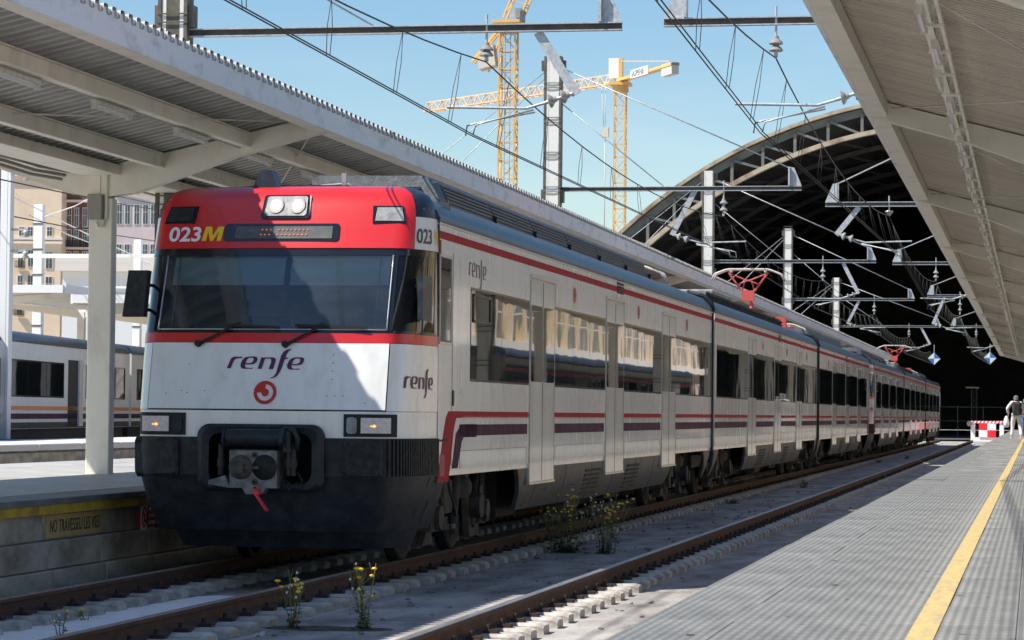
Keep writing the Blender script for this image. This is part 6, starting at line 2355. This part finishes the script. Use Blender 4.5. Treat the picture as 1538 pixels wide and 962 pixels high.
# ------------------------------------------------------------------ plants
def weed(loc, label, h, n, spread, seed, flowers=7, leaves=40, name='flowering_weed', lean=(0, 0), base_r=.1, seedheads=0, lsize=.03):
    rr = random.Random(seed)
    t = thing(name, label, 'plant', loc)
    st_, lf, fl, sd = MB(), MB(), MB(), MB()
    ends = []
    for i in range(n):
        a = rr.uniform(0, 2 * PI)
        r0 = rr.uniform(0, base_r)
        x0, y0 = r0 * math.cos(a), r0 * math.sin(a)
        hh = h * rr.uniform(.55, 1.0)
        ex, ey = x0 + spread * math.cos(a) * rr.uniform(.3, 1) + lean[0] * hh, y0 + spread * math.sin(a) * rr.uniform(.3, 1) + lean[1] * hh
        pts = [Vector((x0 + (ex - x0) * k ** 1.4, y0 + (ey - y0) * k ** 1.4, hh * k)) for k in (0, .25, .5, .75, 1)]
        pts = [p + Vector((rr.uniform(-.006, .006), rr.uniform(-.006, .006), 0)) for p in pts]
        st_.tube(pts, [.005, .0045, .004, .003, .002], 4)
        ends.append(pts[-1])
        for k in (2, 3):
            for _ in range(2):
                if rr.random() < .7:
                    q = pts[k] + Vector((rr.uniform(-.07, .07), rr.uniform(-.07, .07), rr.uniform(.05, .14) * h / .45))
                    st_.tube([pts[k], (pts[k] + q) / 2 + Vector((0, 0, -.005)), q], [.003, .0025, .0018], 4)
                    ends.append(q)
        for _ in range(int(leaves / n) + 1):
            k = rr.random() ** 2.1 * .7
            p = pts[0].lerp(pts[-1], k) + Vector((rr.gauss(0, .25), rr.gauss(0, .25), 0)) * base_r * .9
            d = Vector((rr.uniform(-1, 1), rr.uniform(-1, 1), rr.uniform(-.2, .7))).normalized()
            s2 = d.cross(Vector((0, 0, 1))).normalized() * lsize * rr.uniform(.3, .6)
            L_ = lsize * rr.uniform(1.2, 2.6)
            lf.add([p, p + d * L_ * .5 + s2, p + d * L_, p + d * L_ * .5 - s2], [(0, 1, 2, 3)])
            lf.add([p + d * L_ * .3, p + d * L_ * .5 + s2 * 2.2, p + d * L_ * .7], [(0, 1, 2)])
            lf.add([p + d * L_ * .3, p + d * L_ * .5 - s2 * 2.2, p + d * L_ * .7], [(0, 1, 2)])
    rr.shuffle(ends)
    for i, e in enumerate(ends[:flowers]):
        r_ = rr.uniform(.017, .026)
        fl.lathe((e.x, e.y, e.z), [(r_ * .4, -.008), (r_ * .95, -.001), (r_, .004), (r_ * .7, .012), (r_ * .2, .015)], 9)
        sd.lathe((e.x, e.y, e.z - .018), [(.003, -.004), (.007, .002), (.006, .010)], 6, 1)
    for e in ends[flowers:flowers + seedheads]:
        sd.lathe(tuple(e), [(.003, -.008), (.010, 0), (.008, .010), (.003, .014)], 7)
    obj('stems', st_, 'stem', t)
    obj('leaves', lf, 'leaf', t)
    if flowers: obj('flowers', fl, 'flower', t)
    if sd.v: obj('seed_heads', sd, ['seed', 'stem'], t)
    return t


def gp(px, py, z=GZ):
    """ground point seen at the photo pixel"""
    v = at(px, py, 1.0) - Vector((0, 0, CAM_H))
    k = (z - CAM_H) / v.z
    return Vector((0, 0, CAM_H)) + v * k


q = gp(438, 945)
weed(tuple(q), 'slender yellow-flowered weed growing beside the rail, left of its pair', .56, 7, .17, 2, flowers=8, leaves=130, seedheads=9, base_r=.05, lsize=.022)
q2 = gp(552, 946)
weed(tuple(q2), 'slender yellow-flowered weed beside the rail, right one of the front pair', .55, 8, .13, 5, flowers=8, leaves=230, seedheads=5, base_r=.08, lsize=.022)
q = gp(90, 958)
weed(tuple(q), 'thin sparse weed between the rails at lower left', .27, 4, .06, 9, flowers=1, leaves=36, seedheads=3, base_r=.05, lsize=.016)
q = gp(128, 935)
weed(tuple(q), 'tiny low weed between the rails at lower left, right of the thin one', .13, 4, .07, 19, flowers=1, leaves=16, base_r=.05, lsize=.018)
q = gp(852, 830)
weed(tuple(q), 'bushy yellow-flowered weed clump beside the train skirt, left of its pair', .78, 20, .34, 12, flowers=26, leaves=620, seedheads=26, base_r=.22, lsize=.03)
q = gp(905, 832)
weed(tuple(q), 'bushy yellow-flowered weed clump beside the train skirt, right of its pair', .78, 13, .28, 14, flowers=16, leaves=330, seedheads=22, base_r=.15, lsize=.026)
for i, (px, py, hh) in enumerate(((1206, 733, .28), (1318, 695, .2), (1228, 713, .25), (1325, 722, .3), (1100, 757, .12), (1265, 705, .2), (1362, 690, .2))):
    q = gp(px, py)
    weed(tuple(q), ['small dark tuft', 'low green tuft', 'wide low tuft', 'single yellow flower tuft beside the shiny rail', 'flat little tuft', 'thin little tuft', 'far little tuft'][i] + (' on the concrete between train and empty track' if i != 3 else ''),
         hh, 7, .12, 30 + i, flowers=1 if i == 3 else 0, leaves=110, name='weed_tuft', base_r=.12, lsize=.03)
q = at(46, 690, 70)
weed((q.x, q.y, -.2), 'green weed bush growing at the foot of the far platform wall', .95, 14, .25, 44, flowers=0, leaves=420, name='weed_bush', base_r=.2, lsize=.07)
# dark soil patches round the front weeds
for (ax, ay, w, l, lab) in ((q2.x - .30, q2.y - .02, .62, .26, 'dark soil strip at the foot of the two front weeds'),):
    b = MB()
    n = 26
    rr = random.Random(4)
    rim = [(ax + w * math.cos(2 * PI * i / n) * rr.uniform(.75, 1.1), ay + l * math.sin(2 * PI * i / n) * rr.uniform(.7, 1.15), GZ + .003) for i in range(n)]
    b.add(rim + [(ax, ay, GZ + .02)], [(i, (i + 1) % n, n) for i in range(n)])
    tag(obj('soil_patch', b, 'soil'), lab, 'soil')
print('objects', len(bpy.data.objects), 'tris', sum(len(o.data.polygons) for o in bpy.data.objects if o.type == 'MESH'))
